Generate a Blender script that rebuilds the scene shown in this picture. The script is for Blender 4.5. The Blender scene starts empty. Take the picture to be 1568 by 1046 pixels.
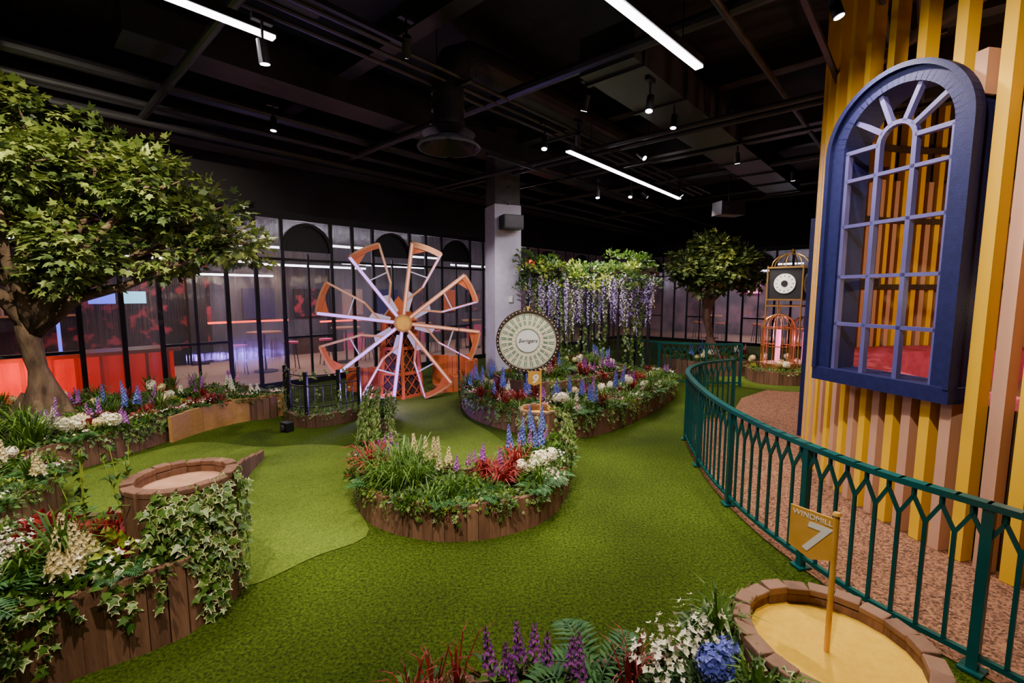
import bpy, math, random
from mathutils import Vector, Matrix
random.seed(11)
Z=Vector((0,0,1))
V=lambda *a: Vector(a)
U=random.uniform

# ------------------------------------------------------------------ materials
MATS={}
def mat(name,c1,c2=None,scale=5,rough=.6,metal=0,bump=0,bscale=60,island=False,emit=0,ecol=None,leaf=False,stretch=None,vor=False,detail=4,spec=.4,contrast=None,big=None,bdist=.02,nrough=.5):
    if name in MATS: return MATS[name]
    m=bpy.data.materials.new(name); m.use_nodes=True
    nt=m.node_tree; N=nt.nodes; L=nt.links
    b=N['Principled BSDF']; out=N['Material Output']
    b.inputs['Roughness'].default_value=rough; b.inputs['Metallic'].default_value=metal
    b.inputs['Specular IOR Level'].default_value=spec
    b.inputs['Base Color'].default_value=(*c1,1)
    tc=N.new('ShaderNodeTexCoord'); mp=N.new('ShaderNodeMapping'); L.new(tc.outputs['Object'],mp.inputs[0])
    if stretch: mp.inputs['Scale'].default_value=stretch
    colout=None
    if c2:
        mx=N.new('ShaderNodeMix'); mx.data_type='RGBA'
        mx.inputs['A'].default_value=(*c1,1); mx.inputs['B'].default_value=(*c2,1)
        if vor:
            t=N.new('ShaderNodeTexVoronoi'); t.inputs['Scale'].default_value=scale
            L.new(mp.outputs[0],t.inputs['Vector']); sep=N.new('ShaderNodeSeparateColor'); L.new(t.outputs['Color'],sep.inputs[0]); f=sep.outputs[0]
        else:
            t=N.new('ShaderNodeTexNoise'); t.inputs['Scale'].default_value=scale; t.inputs['Detail'].default_value=detail; t.inputs['Roughness'].default_value=nrough
            L.new(mp.outputs[0],t.inputs['Vector']); f=t.outputs['Fac']
            lo,hi=contrast or (.3,.7)
            mr=N.new('ShaderNodeMapRange'); mr.inputs[1].default_value=lo; mr.inputs[2].default_value=hi; L.new(f,mr.inputs[0]); f=mr.outputs[0]
        if island:
            g=N.new('ShaderNodeNewGeometry')
            if island=='only': f=g.outputs['Random Per Island']
            else:
                a=N.new('ShaderNodeMath'); a.operation='MULTIPLY_ADD'; L.new(f,a.inputs[0]); a.inputs[1].default_value=.5
                a2=N.new('ShaderNodeMath'); a2.operation='MULTIPLY'; L.new(g.outputs['Random Per Island'],a2.inputs[0]); a2.inputs[1].default_value=.5
                L.new(a2.outputs[0],a.inputs[2]); f=a.outputs[0]
        L.new(f,mx.inputs['Factor']); colout=mx.outputs['Result']
        if big:
            t2=N.new('ShaderNodeTexNoise'); t2.inputs['Scale'].default_value=big; t2.inputs['Detail'].default_value=3
            L.new(mp.outputs[0],t2.inputs['Vector'])
            mr2=N.new('ShaderNodeMapRange'); mr2.inputs[1].default_value=.3; mr2.inputs[2].default_value=.7; mr2.inputs[3].default_value=.65; mr2.inputs[4].default_value=1.25
            L.new(t2.outputs['Fac'],mr2.inputs[0])
            vm=N.new('ShaderNodeVectorMath'); vm.operation='SCALE'; L.new(colout,vm.inputs[0]); L.new(mr2.outputs[0],vm.inputs['Scale']); colout=vm.outputs[0]
        L.new(colout,b.inputs['Base Color'])
    if bump:
        nb=N.new('ShaderNodeTexNoise'); nb.inputs['Scale'].default_value=bscale; nb.inputs['Detail'].default_value=3
        L.new(mp.outputs[0],nb.inputs['Vector'])
        bp=N.new('ShaderNodeBump'); bp.inputs['Strength'].default_value=bump; bp.inputs['Distance'].default_value=bdist
        L.new(nb.outputs['Fac'],bp.inputs['Height']); L.new(bp.outputs[0],b.inputs['Normal'])
    if emit:
        b.inputs['Emission Color'].default_value=(*(ecol or c1),1); b.inputs['Emission Strength'].default_value=emit
    if leaf:
        tr=N.new('ShaderNodeBsdfTranslucent'); ms=N.new('ShaderNodeMixShader'); ms.inputs[0].default_value=.2
        tr.inputs[0].default_value=(*c1,1)
        if colout: L.new(colout,tr.inputs[0])
        L.new(b.outputs[0],ms.inputs[1]); L.new(tr.outputs[0],ms.inputs[2]); L.new(ms.outputs[0],out.inputs[0])
    MATS[name]=m
    return m
def glassmat(name,tint,refl,rough,haze=0,hcol=(.5,.48,.56),flute=0):
    m=bpy.data.materials.new(name); m.use_nodes=True
    nt=m.node_tree; N=nt.nodes; L=nt.links; out=N['Material Output']; N.remove(N['Principled BSDF'])
    t=N.new('ShaderNodeBsdfTransparent'); t.inputs[0].default_value=(*tint,1)
    g=N.new('ShaderNodeBsdfGlossy'); g.inputs['Roughness'].default_value=rough; g.inputs[0].default_value=(.9,.88,1,1)
    ms=N.new('ShaderNodeMixShader'); ms.inputs[0].default_value=refl
    L.new(t.outputs[0],ms.inputs[1]); L.new(g.outputs[0],ms.inputs[2]); last=ms
    if haze:
        d=N.new('ShaderNodeBsdfDiffuse'); tl=N.new('ShaderNodeBsdfTranslucent'); d.inputs[0].default_value=(*hcol,1); tl.inputs[0].default_value=(*hcol,1)
        a=N.new('ShaderNodeMixShader'); L.new(d.outputs[0],a.inputs[1]); L.new(tl.outputs[0],a.inputs[2])
        h=N.new('ShaderNodeMixShader'); h.inputs[0].default_value=haze; L.new(ms.outputs[0],h.inputs[1]); L.new(a.outputs[0],h.inputs[2]); last=h
        tc=N.new('ShaderNodeTexCoord'); mp=N.new('ShaderNodeMapping'); mp.inputs['Scale'].default_value=(14,14,.05); L.new(tc.outputs['Object'],mp.inputs[0])
        nz=N.new('ShaderNodeTexNoise'); nz.inputs['Scale'].default_value=4; L.new(mp.outputs[0],nz.inputs[0])
        bp=N.new('ShaderNodeBump'); bp.inputs['Strength'].default_value=.4; bp.inputs['Distance'].default_value=.01; L.new(nz.outputs['Fac'],bp.inputs['Height']); L.new(bp.outputs[0],g.inputs['Normal'])
    L.new(last.outputs[0],out.inputs[0])
    MATS[name]=m; return m

mat('turf_dark',(.005,.018,.001),(.105,.165,.009),scale=48,rough=.9,bump=1,bscale=70,detail=10,spec=.12,contrast=(.40,.62),big=.8,bdist=.04,nrough=.82)
mat('turf_light',(.045,.088,.007),(.155,.215,.028),scale=80,rough=.9,bump=.9,bscale=120,detail=8,spec=.12,big=.7,contrast=(.38,.62),nrough=.75)
mat('aggregate',(.05,.020,.010),(.42,.19,.10),scale=75,rough=.8,vor=True,bump=.6,bscale=90)
mat('stave_wood',(.085,.038,.021),(.25,.125,.072),scale=3,rough=.7,island=True,stretch=(12,12,1.2),bump=.35,bscale=14)
mat('stave_top',(.14,.07,.04),(.30,.165,.10),scale=6,rough=.7,island=True,bump=.3,bscale=30)
mat('tan_wood',(.36,.17,.05),(.52,.27,.09),scale=3,rough=.5,stretch=(4,4,10),island=True)
mat('sail_frame',(.46,.19,.075),(.62,.29,.13),scale=3,rough=.5,island=True)
mat('terracotta',(.42,.085,.022),(.60,.14,.035),scale=4,rough=.55,island=True)
mat('soil',(.03,.018,.01),(.07,.04,.02),scale=40,rough=1,bump=.8)
mat('black_metal',(.010,.010,.012),rough=.45)
mat('ceiling_black',(.010,.009,.011),(.020,.018,.021),scale=2,rough=.6)
mat('duct_black',(.030,.026,.033),(.048,.043,.052),scale=3,rough=.38)
mat('wall_black',(.018,.014,.017),(.028,.022,.026),scale=1.5,rough=.7)
mat('column_white',(.46,.43,.52),(.54,.51,.58),scale=8,rough=.7,bump=.1)
mat('column_dark',(.06,.055,.06),(.09,.08,.085),scale=8,rough=.8)
mat('teal',(.0,.054,.053),(.0,.082,.078),scale=3,rough=.35)
mat('navy',(.006,.008,.058),(.010,.012,.080),scale=20,rough=.6,bump=.15,bscale=120,spec=.25)
mat('navy_lit',(.065,.058,.20),(.095,.085,.25),scale=3,rough=.5)  # lavender light on the muntins is put into this paler navy
mat('yellow_slat',(.84,.47,.008),(.90,.52,.010),scale=2,rough=.5,island=True)
mat('pink_slat',(.56,.29,.18),(.64,.35,.23),scale=2,rough=.55,island=True)
mat('pink_cushion',(.55,.05,.14),(.68,.10,.21),scale=8,rough=.9)
mat('dark_brown',(.035,.016,.010),(.065,.035,.02),scale=5,rough=.7)
mat('sand_yellow',(.70,.40,.014),(.82,.50,.03),scale=30,rough=.9,bump=.25,bscale=200)
mat('cut_wood',(.36,.18,.10),(.5,.27,.17),scale=10,rough=.7)
mat('gold',(.70,.36,.045),(.82,.45,.075),scale=10,rough=.45,metal=.2)
mat('brass',(.7,.40,.12),rough=.3,metal=.9)
mat('white',(.85,.84,.80),rough=.5)
mat('cream',(.82,.76,.56),(.88,.82,.62),scale=5,rough=.6)
mat('sail_pale',(.60,.42,.36),(.72,.52,.46),scale=4,rough=.5)
mat('sail_white',(.42,.39,.50),(.52,.48,.60),scale=3,rough=.6)
mat('violet_led',(.08,.05,.3),rough=.4,emit=2.6,ecol=(.46,.24,1))
mat('warm_glow',(.5,.25,.2),rough=.4,emit=1.1,ecol=(1,.42,.40))  # warm emissive strip on the tan spokes
mat('green_ink',(.02,.16,.07),rough=.6)
mat('bark',(.055,.03,.018),(.22,.135,.085),scale=5,rough=.9,stretch=(2,2,.7),bump=1,bscale=9)
mat('leaf_tree',(.05,.09,.012),(.34,.40,.085),rough=.5,island='only',leaf=True)
mat('leaf_tree_shade',(.022,.045,.010),(.12,.17,.035),rough=.5,island='only',leaf=True)  # darker leaf tone stands in for the dim, shaded parts of the trees
mat('leaf_a',(.018,.065,.006),(.13,.24,.028),rough=.45,island='only',leaf=True)
mat('leaf_b',(.035,.09,.022),(.14,.24,.08),rough=.5,island='only',leaf=True)
mat('leaf_lime',(.22,.32,.02),(.48,.58,.07),rough=.5,island='only',leaf=True)
mat('leaf_red',(.12,.006,.008),(.38,.03,.025),rough=.5,island='only',leaf=True)
mat('ivy_green',(.025,.08,.01),(.12,.22,.035),rough=.4,island='only')
mat('ivy_cream',(.38,.44,.14),(.60,.62,.30),rough=.5,island='only')
mat('fern',(.012,.075,.016),(.06,.18,.04),rough=.5,island='only',leaf=True)
mat('fl_blue',(.05,.07,.40),(.20,.24,.72),rough=.6,island='only')
mat('fl_purple',(.26,.04,.36),(.60,.15,.65),rough=.6,island='only')
mat('fl_pink',(.6,.10,.28),(.85,.38,.48),rough=.6,island='only')
mat('fl_white',(.78,.72,.50),(.90,.86,.70),rough=.6,island='only')
mat('fl_cream',(.74,.58,.26),(.88,.76,.45),rough=.6,island='only')
mat('fl_lilac',(.28,.17,.55),(.66,.56,.80),rough=.6,island='only')
mat('light_white',(1,1,1),emit=14,ecol=(1,.93,1))
mat('light_corridor',(1,1,1),emit=8,ecol=(.95,.93,1))
mat('light_soft',(1,1,1),emit=3,ecol=(1,.85,.7))
mat('neon_red',(1,.05,.02),emit=4,ecol=(1,.05,.02))
mat('neon_pink',(1,.2,.5),emit=1.5,ecol=(1,.15,.5))
mat('neon_blue',(.1,.15,1),emit=2.5,ecol=(.1,.12,1))
mat('screen_cyan',(.2,.7,.9),emit=2,ecol=(.3,.8,1))
mat('bar_red_glow',(.5,.02,.008),(.85,.045,.012),scale=2,stretch=(3,3,.6),emit=.38,ecol=(1,.025,.006))  # emission stands in for the red light falling on the bar front
mat('bar_top',(.34,.14,.05),(.45,.2,.08),scale=4,rough=.3)
mat('floral_wall',(.012,.01,.015),(.34,.035,.05),scale=3.2,rough=.8,contrast=(.53,.64))
mat('int_floor',(.26,.15,.10),(.36,.22,.15),scale=3,rough=.4,stretch=(1,8,1))
mat('int_wall',(.06,.045,.055),(.20,.12,.13),scale=1.2,rough=.7,contrast=(.4,.6))
mat('int_grey',(.03,.028,.038),(.09,.08,.10),scale=1.5,rough=.6,stretch=(3,3,.5))
glassmat('glass',(.85,.83,.9),.12,.05,haze=.035,hcol=(.42,.4,.5))
glassmat('reeded_glass',(.72,.70,.78),.2,.16,haze=.10,hcol=(.5,.47,.58))

# ------------------------------------------------------------------ mesh batch
class MB:
    def __init__(s): s.v=[]; s.f=[]; s.m=[]; s.names=[]
    def mi(s,n):
        if n not in s.names: s.names.append(n)
        return s.names.index(n)
    def add(s,vs,fs,m):
        o=len(s.v); s.v.extend([tuple(v) for v in vs]); k=s.mi(m)
        for f in fs: s.f.append([i+o for i in f]); s.m.append(k)
    def build(s,name,parent=None,smooth=False,bevel=0):
        me=bpy.data.meshes.new(name); me.from_pydata(s.v,[],s.f)
        for n in s.names: me.materials.append(MATS[n])
        me.polygons.foreach_set('material_index',s.m)
        if smooth: me.polygons.foreach_set('use_smooth',[True]*len(me.polygons))
        me.update(); o=bpy.data.objects.new(name,me); bpy.context.collection.objects.link(o)
        if parent: o.parent=parent
        if bevel:
            b=o.modifiers.new('bevel','BEVEL'); b.width=bevel; b.segments=2; b.limit_method='ANGLE'
        return o
def empty(name,loc=(0,0,0)):
    o=bpy.data.objects.new(name,None); bpy.context.collection.objects.link(o); o.empty_display_size=.1
    return o
BF=[(0,1,2,3),(7,6,5,4),(0,4,5,1),(1,5,6,2),(2,6,7,3),(3,7,4,0)]
def beam(mb,p,q,w,h,m,side=None):
    p=Vector(p);q=Vector(q);d=(q-p).normalized()
    if side is None:
        side=d.cross(Z)
        if side.length<1e-3: side=V(1,0,0)
    side=Vector(side).normalized(); up=side.cross(d).normalized()
    vs=[]
    for c in (p,q):
        for a,b in ((-1,-1),(1,-1),(1,1),(-1,1)): vs.append(c+side*(a*w/2)+up*(b*h/2))
    mb.add(vs,BF,m)
def vbox(mb,c,wx,wy,z0,z1,m,ang=0):
    ca,sa=math.cos(ang),math.sin(ang)
    beam(mb,V(c[0],c[1],z0),V(c[0],c[1],z1),wx,wy,m,side=V(ca,sa,0))
def cyl(mb,p,q,r1,r2,n,m,caps=True):
    p=Vector(p);q=Vector(q);d=(q-p).normalized(); a=d.orthogonal().normalized(); b=d.cross(a)
    vs=[]
    for c,r in ((p,r1),(q,r2)):
        for i in range(n):
            t=2*math.pi*i/n; vs.append(c+a*(r*math.cos(t))+b*(r*math.sin(t)))
    fs=[(i,(i+1)%n,(i+1)%n+n,i+n) for i in range(n)]
    if caps: fs+= [tuple(range(n-1,-1,-1)),tuple(range(n,2*n))]
    mb.add(vs,fs,m)
def tube(mb,pts,rad,n,m,wob=0):
    pts=[Vector(p) for p in pts]; vs=[]; fs=[]
    ref=V(1,.2,0).normalized()
    for k,p in enumerate(pts):
        d=(pts[min(k+1,len(pts)-1)]-pts[max(k-1,0)]).normalized()
        a=(ref-d*ref.dot(d)).normalized(); b=d.cross(a)
        r=rad[k] if isinstance(rad,(list,tuple)) else rad
        for i in range(n):
            t=2*math.pi*i/n; rr=r*(1+wob*math.sin(3*t+k*.7)+wob*U(-.5,.5)); vs.append(p+a*(rr*math.cos(t))+b*(rr*math.sin(t)))
    for k in range(len(pts)-1):
        for i in range(n): fs.append((k*n+i,k*n+(i+1)%n,(k+1)*n+(i+1)%n,(k+1)*n+i))
    fs+=[tuple(range(n-1,-1,-1)),tuple(range((len(pts)-1)*n,len(pts)*n))]
    mb.add(vs,fs,m)
def spline(pts,closed=False,step=.08):
    P=[Vector(p) for p in pts]; n=len(P); out=[]
    rng=range(n if closed else n-1)
    for i in rng:
        if closed: a,b,c,d=P[i-1],P[i],P[(i+1)%n],P[(i+2)%n]
        else: a,b,c,d=P[max(i-1,0)],P[i],P[i+1],P[min(i+2,n-1)]
        k=max(2,int((c-b).length/.03))
        for j in range(k):
            t=j/k; out.append(.5*((2*b)+(c-a)*t+(2*a-5*b+4*c-d)*t*t+(3*b-a-3*c+d)*t**3))
    if not closed: out.append(P[-1])
    else: out.append(out[0].copy())
    L=[0]
    for i in range(1,len(out)): L.append(L[-1]+(out[i]-out[i-1]).length)
    tot=L[-1]; N=max(2,round(tot/step)); res=[]; j=0
    for k in range(N+(0 if closed else 1)):
        s=tot*k/N
        while j<len(L)-2 and L[j+1]<s: j+=1
        f=(s-L[j])/max(1e-9,L[j+1]-L[j]); res.append(out[j].lerp(out[j+1],min(1,f)))
    return res
def v2(l): return [V(p[0],p[1],0) for p in l]
def staves(mb,path,h,closed=False,th=.045,m='stave_wood',hfun=None,gap=.006,z0=0):
    n=len(path); R=range(n if closed else n-1)
    for i in R:
        a=path[i];b=path[(i+1)%n]; d=(b-a); L=d.length; d=d.normalized(); c=(a+b)/2
        hh=(hfun(i/n) if hfun else h)+U(-.012,.012)
        off=V(d.y,-d.x,0)*U(-.004,.004)
        beam(mb,V(c.x,c.y,z0)+off,V(c.x,c.y,hh)+off,L-gap+.004,th,m,side=d)
def polyfill(mb,path,z,m):
    mb.add([V(p.x,p.y,z) for p in path],[tuple(range(len(path)))],m)
def inside(poly,x,y):
    c=False;n=len(poly);j=n-1
    for i in range(n):
        a,b=poly[i],poly[j]
        if (a.y>y)!=(b.y>y) and x<(b.x-a.x)*(y-a.y)/(b.y-a.y)+a.x: c=not c
        j=i
    return c

# ------------------------------------------------------------------ plants
LOBE=[(0,0)]
for a,r in ((115,.42),(88,.27),(62,.55),(30,.32),(0,.72),(-30,.32),(-62,.55),(-88,.27),(-115,.42)):
    LOBE.append((r*math.sin(math.radians(a)),.34+r*math.cos(math.radians(a))))
def place(mb,ol,p,d,n,s,m,fold=.25,lift=0,sc=1):
    x=d.cross(n).normalized()
    vs=[p+x*(a*s*sc)+d*((.34+(b-.34)*sc)*s)+n*(-fold*abs(a)*s+lift) for a,b in ol]
    mb.add(vs,[tuple(range(len(vs)))],m)
def rv():
    while True:
        v=V(U(-1,1),U(-1,1),U(-1,1))
        if .05<v.length<1: return v.normalized()
def leaf(mb,p,d,n,L,W,m):
    x=d.cross(n)
    if x.length<1e-3: x=d.orthogonal()
    x=x.normalized(); n=x.cross(d)
    a=p; b=p+d*L*.45+x*W*.5+n*W*.18; c=p+d*L-n*L*.12; e=p+d*L*.45-x*W*.5+n*W*.18; mid=p+d*L*.45
    mb.add([a,b,c,e,mid],[(0,1,4),(1,2,4),(0,4,3),(4,2,3)],m)
def bush(mb,p,r,n,m,ls=.06,flat=.8):
    for _ in range(n):
        v=rv(); v.z=abs(v.z)*1.0-.05
        q=p+V(v.x*r,v.y*r,v.z*r*flat)*U(.45,1)
        d=(v+rv()*.7+V(0,0,.2)).normalized()
        leaf(mb,q,d,(rv()+Z).normalized(),ls*U(.7,1.3),ls*U(.4,.7),m)
def tuft(mb,p,n,h,m,w=.009,spread=.6):
    for _ in range(n):
        a=U(0,6.283); o=V(math.cos(a),math.sin(a),0); sp=U(.1,1)*spread; hh=h*U(.6,1.1); s=V(-o.y,o.x,0)*w
        pts=[p+o*.02, p+o*(.3*sp*hh)+Z*hh*.5, p+o*(.75*sp*hh)+Z*hh*.85, p+o*(1.4*sp*hh)+Z*hh*(1-.35*sp)]
        ws=[.8,1,.7,.05]; vs=[]
        for q,k in zip(pts,ws): vs+=[q-s*k,q+s*k]
        mb.add(vs,[(0,1,3,2),(2,3,5,4),(4,5,7,6)],m)
OC=[V(1,0,0),V(-1,0,0),V(0,1,0),V(0,-1,0),V(0,0,1),V(0,0,-1)]
OF=[(0,2,4),(2,1,4),(1,3,4),(3,0,4),(2,0,5),(1,2,5),(3,1,5),(0,3,5)]
def octa(mb,p,r,m,sz=1): mb.add([p+V(o.x*r,o.y*r,o.z*r*sz) for o in OC],OF,m)
def floret(mb,p,n,r,m):
    a=n.orthogonal().normalized(); b=n.cross(a); t=U(0,1.5)
    vs=[p-n*r*.1]
    for i in range(8):
        rr=r if i%2==0 else r*.55
        vs.append(p+(a*math.cos(t+i*.785)+b*math.sin(t+i*.785))*rr+n*(r*.25 if i%2==0 else 0))
    mb.add(vs,[(0,i+1,(i+1)%8+1) for i in range(8)],m)
def spike(mb,p,h,m,r=.028,lean=.14,bud=.45):
    ln=V(U(-lean,lean),U(-lean,lean),1).normalized()
    cyl(mb,p,p+ln*h,.005,.003,4,'leaf_a',False)
    k=int(h*95)
    for i in range(k):
        t=bud+(1-bud)*i/k; a=i*2.4; rr=r*(1.15-(t-bud)/(1-bud)*.95)
        o=V(math.cos(a),math.sin(a),.15).normalized()
        floret(mb,p+ln*(h*t)+o*rr,o,rr*.6+.006,m)
    for _ in range(10):
        a=U(0,6.28); o=V(math.cos(a),math.sin(a),.7).normalized()
        leaf(mb,p+ln*h*U(.02,.5),o,Z,.09,.035,'leaf_a')
def hyd(mb,p,r,m,n=80):
    cyl(mb,p-Z*r*2.2,p,.006,.006,4,'leaf_a',False)
    octa(mb,p,r*.75,m)
    for i in range(n):
        v=rv(); v.z=max(v.z,-.5); v.normalize()
        floret(mb,p+v*r*U(.9,1.05),v,r*.27,m)
def fern(mb,p,L,a,m='fern',up=.6):
    o=V(math.cos(a),math.sin(a),0); s=V(-o.y,o.x,0)
    prev=p; n=16
    for i in range(1,n+1):
        t=i/n; q=p+o*(L*t*.85)+Z*(L*(up*t*1.6-1.15*up*t*t*1.1))
        d=(q-prev).normalized()
        ll=L*.26*math.sin(math.pi*min(1,t*.85+.15))**.8
        for sg in (1,-1):
            leaf(mb,q,(s*sg+d*.45).normalized(),Z,ll,L*.05,m)
        beam(mb,prev,q,.004,.004,m); prev=q
def ivyleaf(mb,p,d,n,s,var=.6):
    if U(0,1)<var:
        place(mb,LOBE,p,d,n,s,'ivy_cream'); place(mb,LOBE,p,d,n,s,'ivy_green',lift=.0025,sc=.76)
    else: place(mb,LOBE,p,d,n,s,'ivy_green')
def ivy(mb,path,z,drop,n,sign=1,size=.05,closed=False,out=.03,var=.5,zmin=.02):
    N=len(path)
    for _ in range(n):
        i=random.randrange(N-1); a,b=path[i],path[i+1]; t=(b-a).normalized(); o=V(t.y,-t.x,0)*sign
        p=a.lerp(b,U(0,1)); L=drop*U(.15,1)**1.2; k=max(1,int(L/.035)); x=0
        for j in range(k+2):
            x+=U(-.025,.025); zz=z+.05-j*.035
            if zz<zmin: break
            oo=o*(out+U(0,.035)) if j>1 else o*U(-.05,.03)
            q=V(p.x,p.y,zz)+oo+t*x
            nn=(o+rv()*.45+Z*.3).normalized(); d=(t*U(-1,1)-Z*U(.1,1)); d=(d-nn*d.dot(nn)).normalized()
            ivyleaf(mb,q,d,nn,size*U(.6,1.25),var)
def k_bush(m,r=.11,n=60,ls=.055): return lambda mb,p: bush(mb,p,r*U(.8,1.3),n,m,ls)
def k_spike(m,h=.42,r=.028,c=3,sp=.08):
    def f(mb,p):
        for _ in range(c): spike(mb,p+V(U(-sp,sp),U(-sp,sp),0),h*U(.7,1.15),m,r)
    return f
def k_tuft(m,h=.3,n=50,w=.007,sp=.7): return lambda mb,p: tuft(mb,p,n,h*U(.8,1.2),m,w,sp)
def k_hyd(m,r=.06):
    def f(mb,p):
        bush(mb,p,.12,30,'leaf_a',.07)
        for _ in range(2): hyd(mb,p+V(U(-.08,.08),U(-.08,.08),U(.15,.24)),r*U(.85,1.15),m)
    return f
def k_fern(L=.3,up=.6):
    def f(mb,p):
        for _ in range(7): fern(mb,p,L*U(.8,1.2),U(0,6.28),up=up)
    return f
def k_small(m,h=.22,n=25):
    def f(mb,p):
        bush(mb,p,.1,25,'leaf_b',.045)
        for _ in range(n):
            v=rv(); q=p+V(v.x*.1,v.y*.1,U(.1,h)); floret(mb,q,(v+Z).normalized(),.016,m)
    return f
def scatter(mb,poly,z,n,kinds,region=None):
    xs=[p.x for p in poly]; ys=[p.y for p in poly]; c=0; tr=0
    x0,x1,y0,y1=region or (min(xs),max(xs),min(ys),max(ys))
    fn=[k[1] for k in kinds]; w=[k[0] for k in kinds]
    while c<n and tr<n*60:
        tr+=1; x,y=U(x0,x1),U(y0,y1)
        if inside(poly,x,y): random.choices(fn,w)[0](mb,V(x,y,z)); c+=1
GREEN=[(3,k_bush('leaf_a')),(3,k_bush('leaf_b')),(1.2,k_bush('leaf_lime',.09,45,.045)),(1,k_tuft('leaf_a',.28)),(1,k_fern(.22))]
RIM=[(3,k_bush('leaf_a',.10,50,.045)),(2,k_bush('leaf_b',.10,50,.045)),(1.5,k_bush('leaf_lime',.07,35,.03)),(1.2,k_fern(.2)),(.8,k_tuft('leaf_a',.2,35,.005,1.2)),(.7,k_bush('leaf_red',.07,30,.04)),(.6,k_small('fl_white',.14,14)),(.4,k_small('fl_pink',.14,14))]
def planter(name,outline,h,n,kinds,iv=None,ivn=0,drop=.25,step=.09,m='stave_wood',base=70,size=.05,rim=0):
    root=empty(name)
    path=spline(v2(outline),True,step)
    a=MB(); staves(a,path,h,True,m=m); a.build('stave_wall',root)
    s=MB(); polyfill(s,path,h-.05,'soil'); s.build('soil',root)
    f=MB(); scatter(f,path,h-.05,base,GREEN); scatter(f,path,h-.05,n,kinds)
    if iv:
        sub=spline(v2(iv),False,step)
        t=(sub[1]-sub[0]).normalized(); q=sub[0].lerp(sub[1],.5)+V(t.y,-t.x,0)*.1
        sg=-1 if inside(path,q.x,q.y) else 1
        for _ in range(rim):
            i=random.randrange(len(sub)-1); p=sub[i]; t=(sub[i+1]-p).normalized(); o=V(t.y,-t.x,0)*sg
            random.choices([k[1] for k in RIM],[k[0] for k in RIM])[0](f,V(p.x,p.y,h-.03)+o*U(-.1,.03))
        g=MB(); ivy(g,sub,h,drop,ivn,sg,size); g.build('ivy',root)
    if f.v: f.build('flowers_and_foliage',root)
    return root,path

# ------------------------------------------------------------------ room
D=V(.669,.743,0); O=V(-.743,.669,0); W0=V(-4.5,10.2,0)
def Wp(s,o,z): return W0+D*s+O*o+Z*z
def Rp(s,r,z): return Wp(s,-r,z)
CH=5.4; S0,S1,RW=-13,14.5,17.5
fl=MB(); fl.add([Rp(S0,0,0),Rp(S1,0,0),Rp(S1,RW,0),Rp(S0,RW,0)],[(0,3,2,1)],'turf_dark'); fl.build('floor')
c=MB(); c.add([Rp(S0,-6,CH),Rp(S1+5,-6,CH),Rp(S1+5,RW,CH),Rp(S0,RW,CH)],[(0,1,2,3)],'ceiling_black'); c.build('ceiling')
w=MB(); w.add([Rp(S0,0,3.7),Rp(S1,0,3.7),Rp(S1,0,CH),Rp(S0,0,CH)],[(0,1,2,3)],'wall_black'); w.build('wall_left')
w=MB(); w.add([Rp(S1,0,3.7),Rp(S1,RW,3.7),Rp(S1,RW,CH),Rp(S1,0,CH)],[(0,1,2,3)],'wall_black'); w.build('wall_back')
w=MB(); w.add([Rp(S0,RW,0),Rp(S1,RW,0),Rp(S1,RW,CH),Rp(S0,RW,CH)],[(0,1,2,3)],'wall_black'); w.build('wall_right')
w=MB(); w.add([Rp(S0,0,0),Rp(S0,RW,0),Rp(S0,RW,CH),Rp(S0,0,CH)],[(0,1,2,3)],'wall_black'); w.build('wall_front')

def glazing(name,P,d,s0,s1,arches,aw=.54):
    o=Vector((-d.y,d.x,0))
    root=empty(name); f=MB()
    q=lambda s,z,off=0: P+d*s+o*off+Z*z
    for z,hh in ((.06,.12),(3.62,.14),(2.72,.05)): beam(f,q(s0,z),q(s1,z),.08,hh,'black_metal')
    ms=set()
    for a in arches:
        for e in (-aw,aw): ms.add(round(a+e,2))
    a=sorted(arches)
    for i in range(len(a)-1): ms.add(round((a[i]+a[i+1])/2,2))
    for s in ms: beam(f,q(s,0),q(s,3.6),.07,.06,'black_metal',side=d)
    g=MB()
    for a0 in arches:
        beam(f,q(a0,0),q(a0,2.85),.04,.05,'black_metal',side=d)
        beam(f,q(a0-aw,1.05),q(a0+aw,1.05),.05,.05,'black_metal')
        pv=None
        vs=[q(a0,2.9,-.03)]
        for k in range(17):
            t=math.pi*k/16; p=q(a0+(aw-.02)*math.cos(t),2.9+.58*math.sin(t),-.035)
            if pv is not None: beam(f,pv,p,.06,.07,'black_metal')
            pv=p; vs.append(p+o*.02)
        f.add(vs,[tuple(range(len(vs)))],'black_metal')
        g.add([q(a0-aw,.1),q(a0+aw,.1),q(a0+aw,2.72),q(a0-aw,2.72)],[(0,1,2,3)],'glass')
    for i in range(len(a)-1):
        g.add([q(a[i]+aw,.1),q(a[i+1]-aw,.1),q(a[i+1]-aw,2.72),q(a[i]+aw,2.72)],[(0,1,2,3)],'reeded_glass')
    f.build('frame',root)
    g.add([q(s0,2.72),q(s1,2.72),q(s1,3.6),q(s0,3.6)],[(0,1,2,3)],'reeded_glass'); g.build('panes',root)
    return root
AR=[a for a in [2.15*i for i in range(-6,7)]]
glazing('window_1',W0,D,S0,S1,AR)
Bd=Vector((.743,-.669,0))
glazing('window_2',Rp(S1,0,0),Bd,0,RW,[1.2+2.15*i for i in range(8)])

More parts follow.
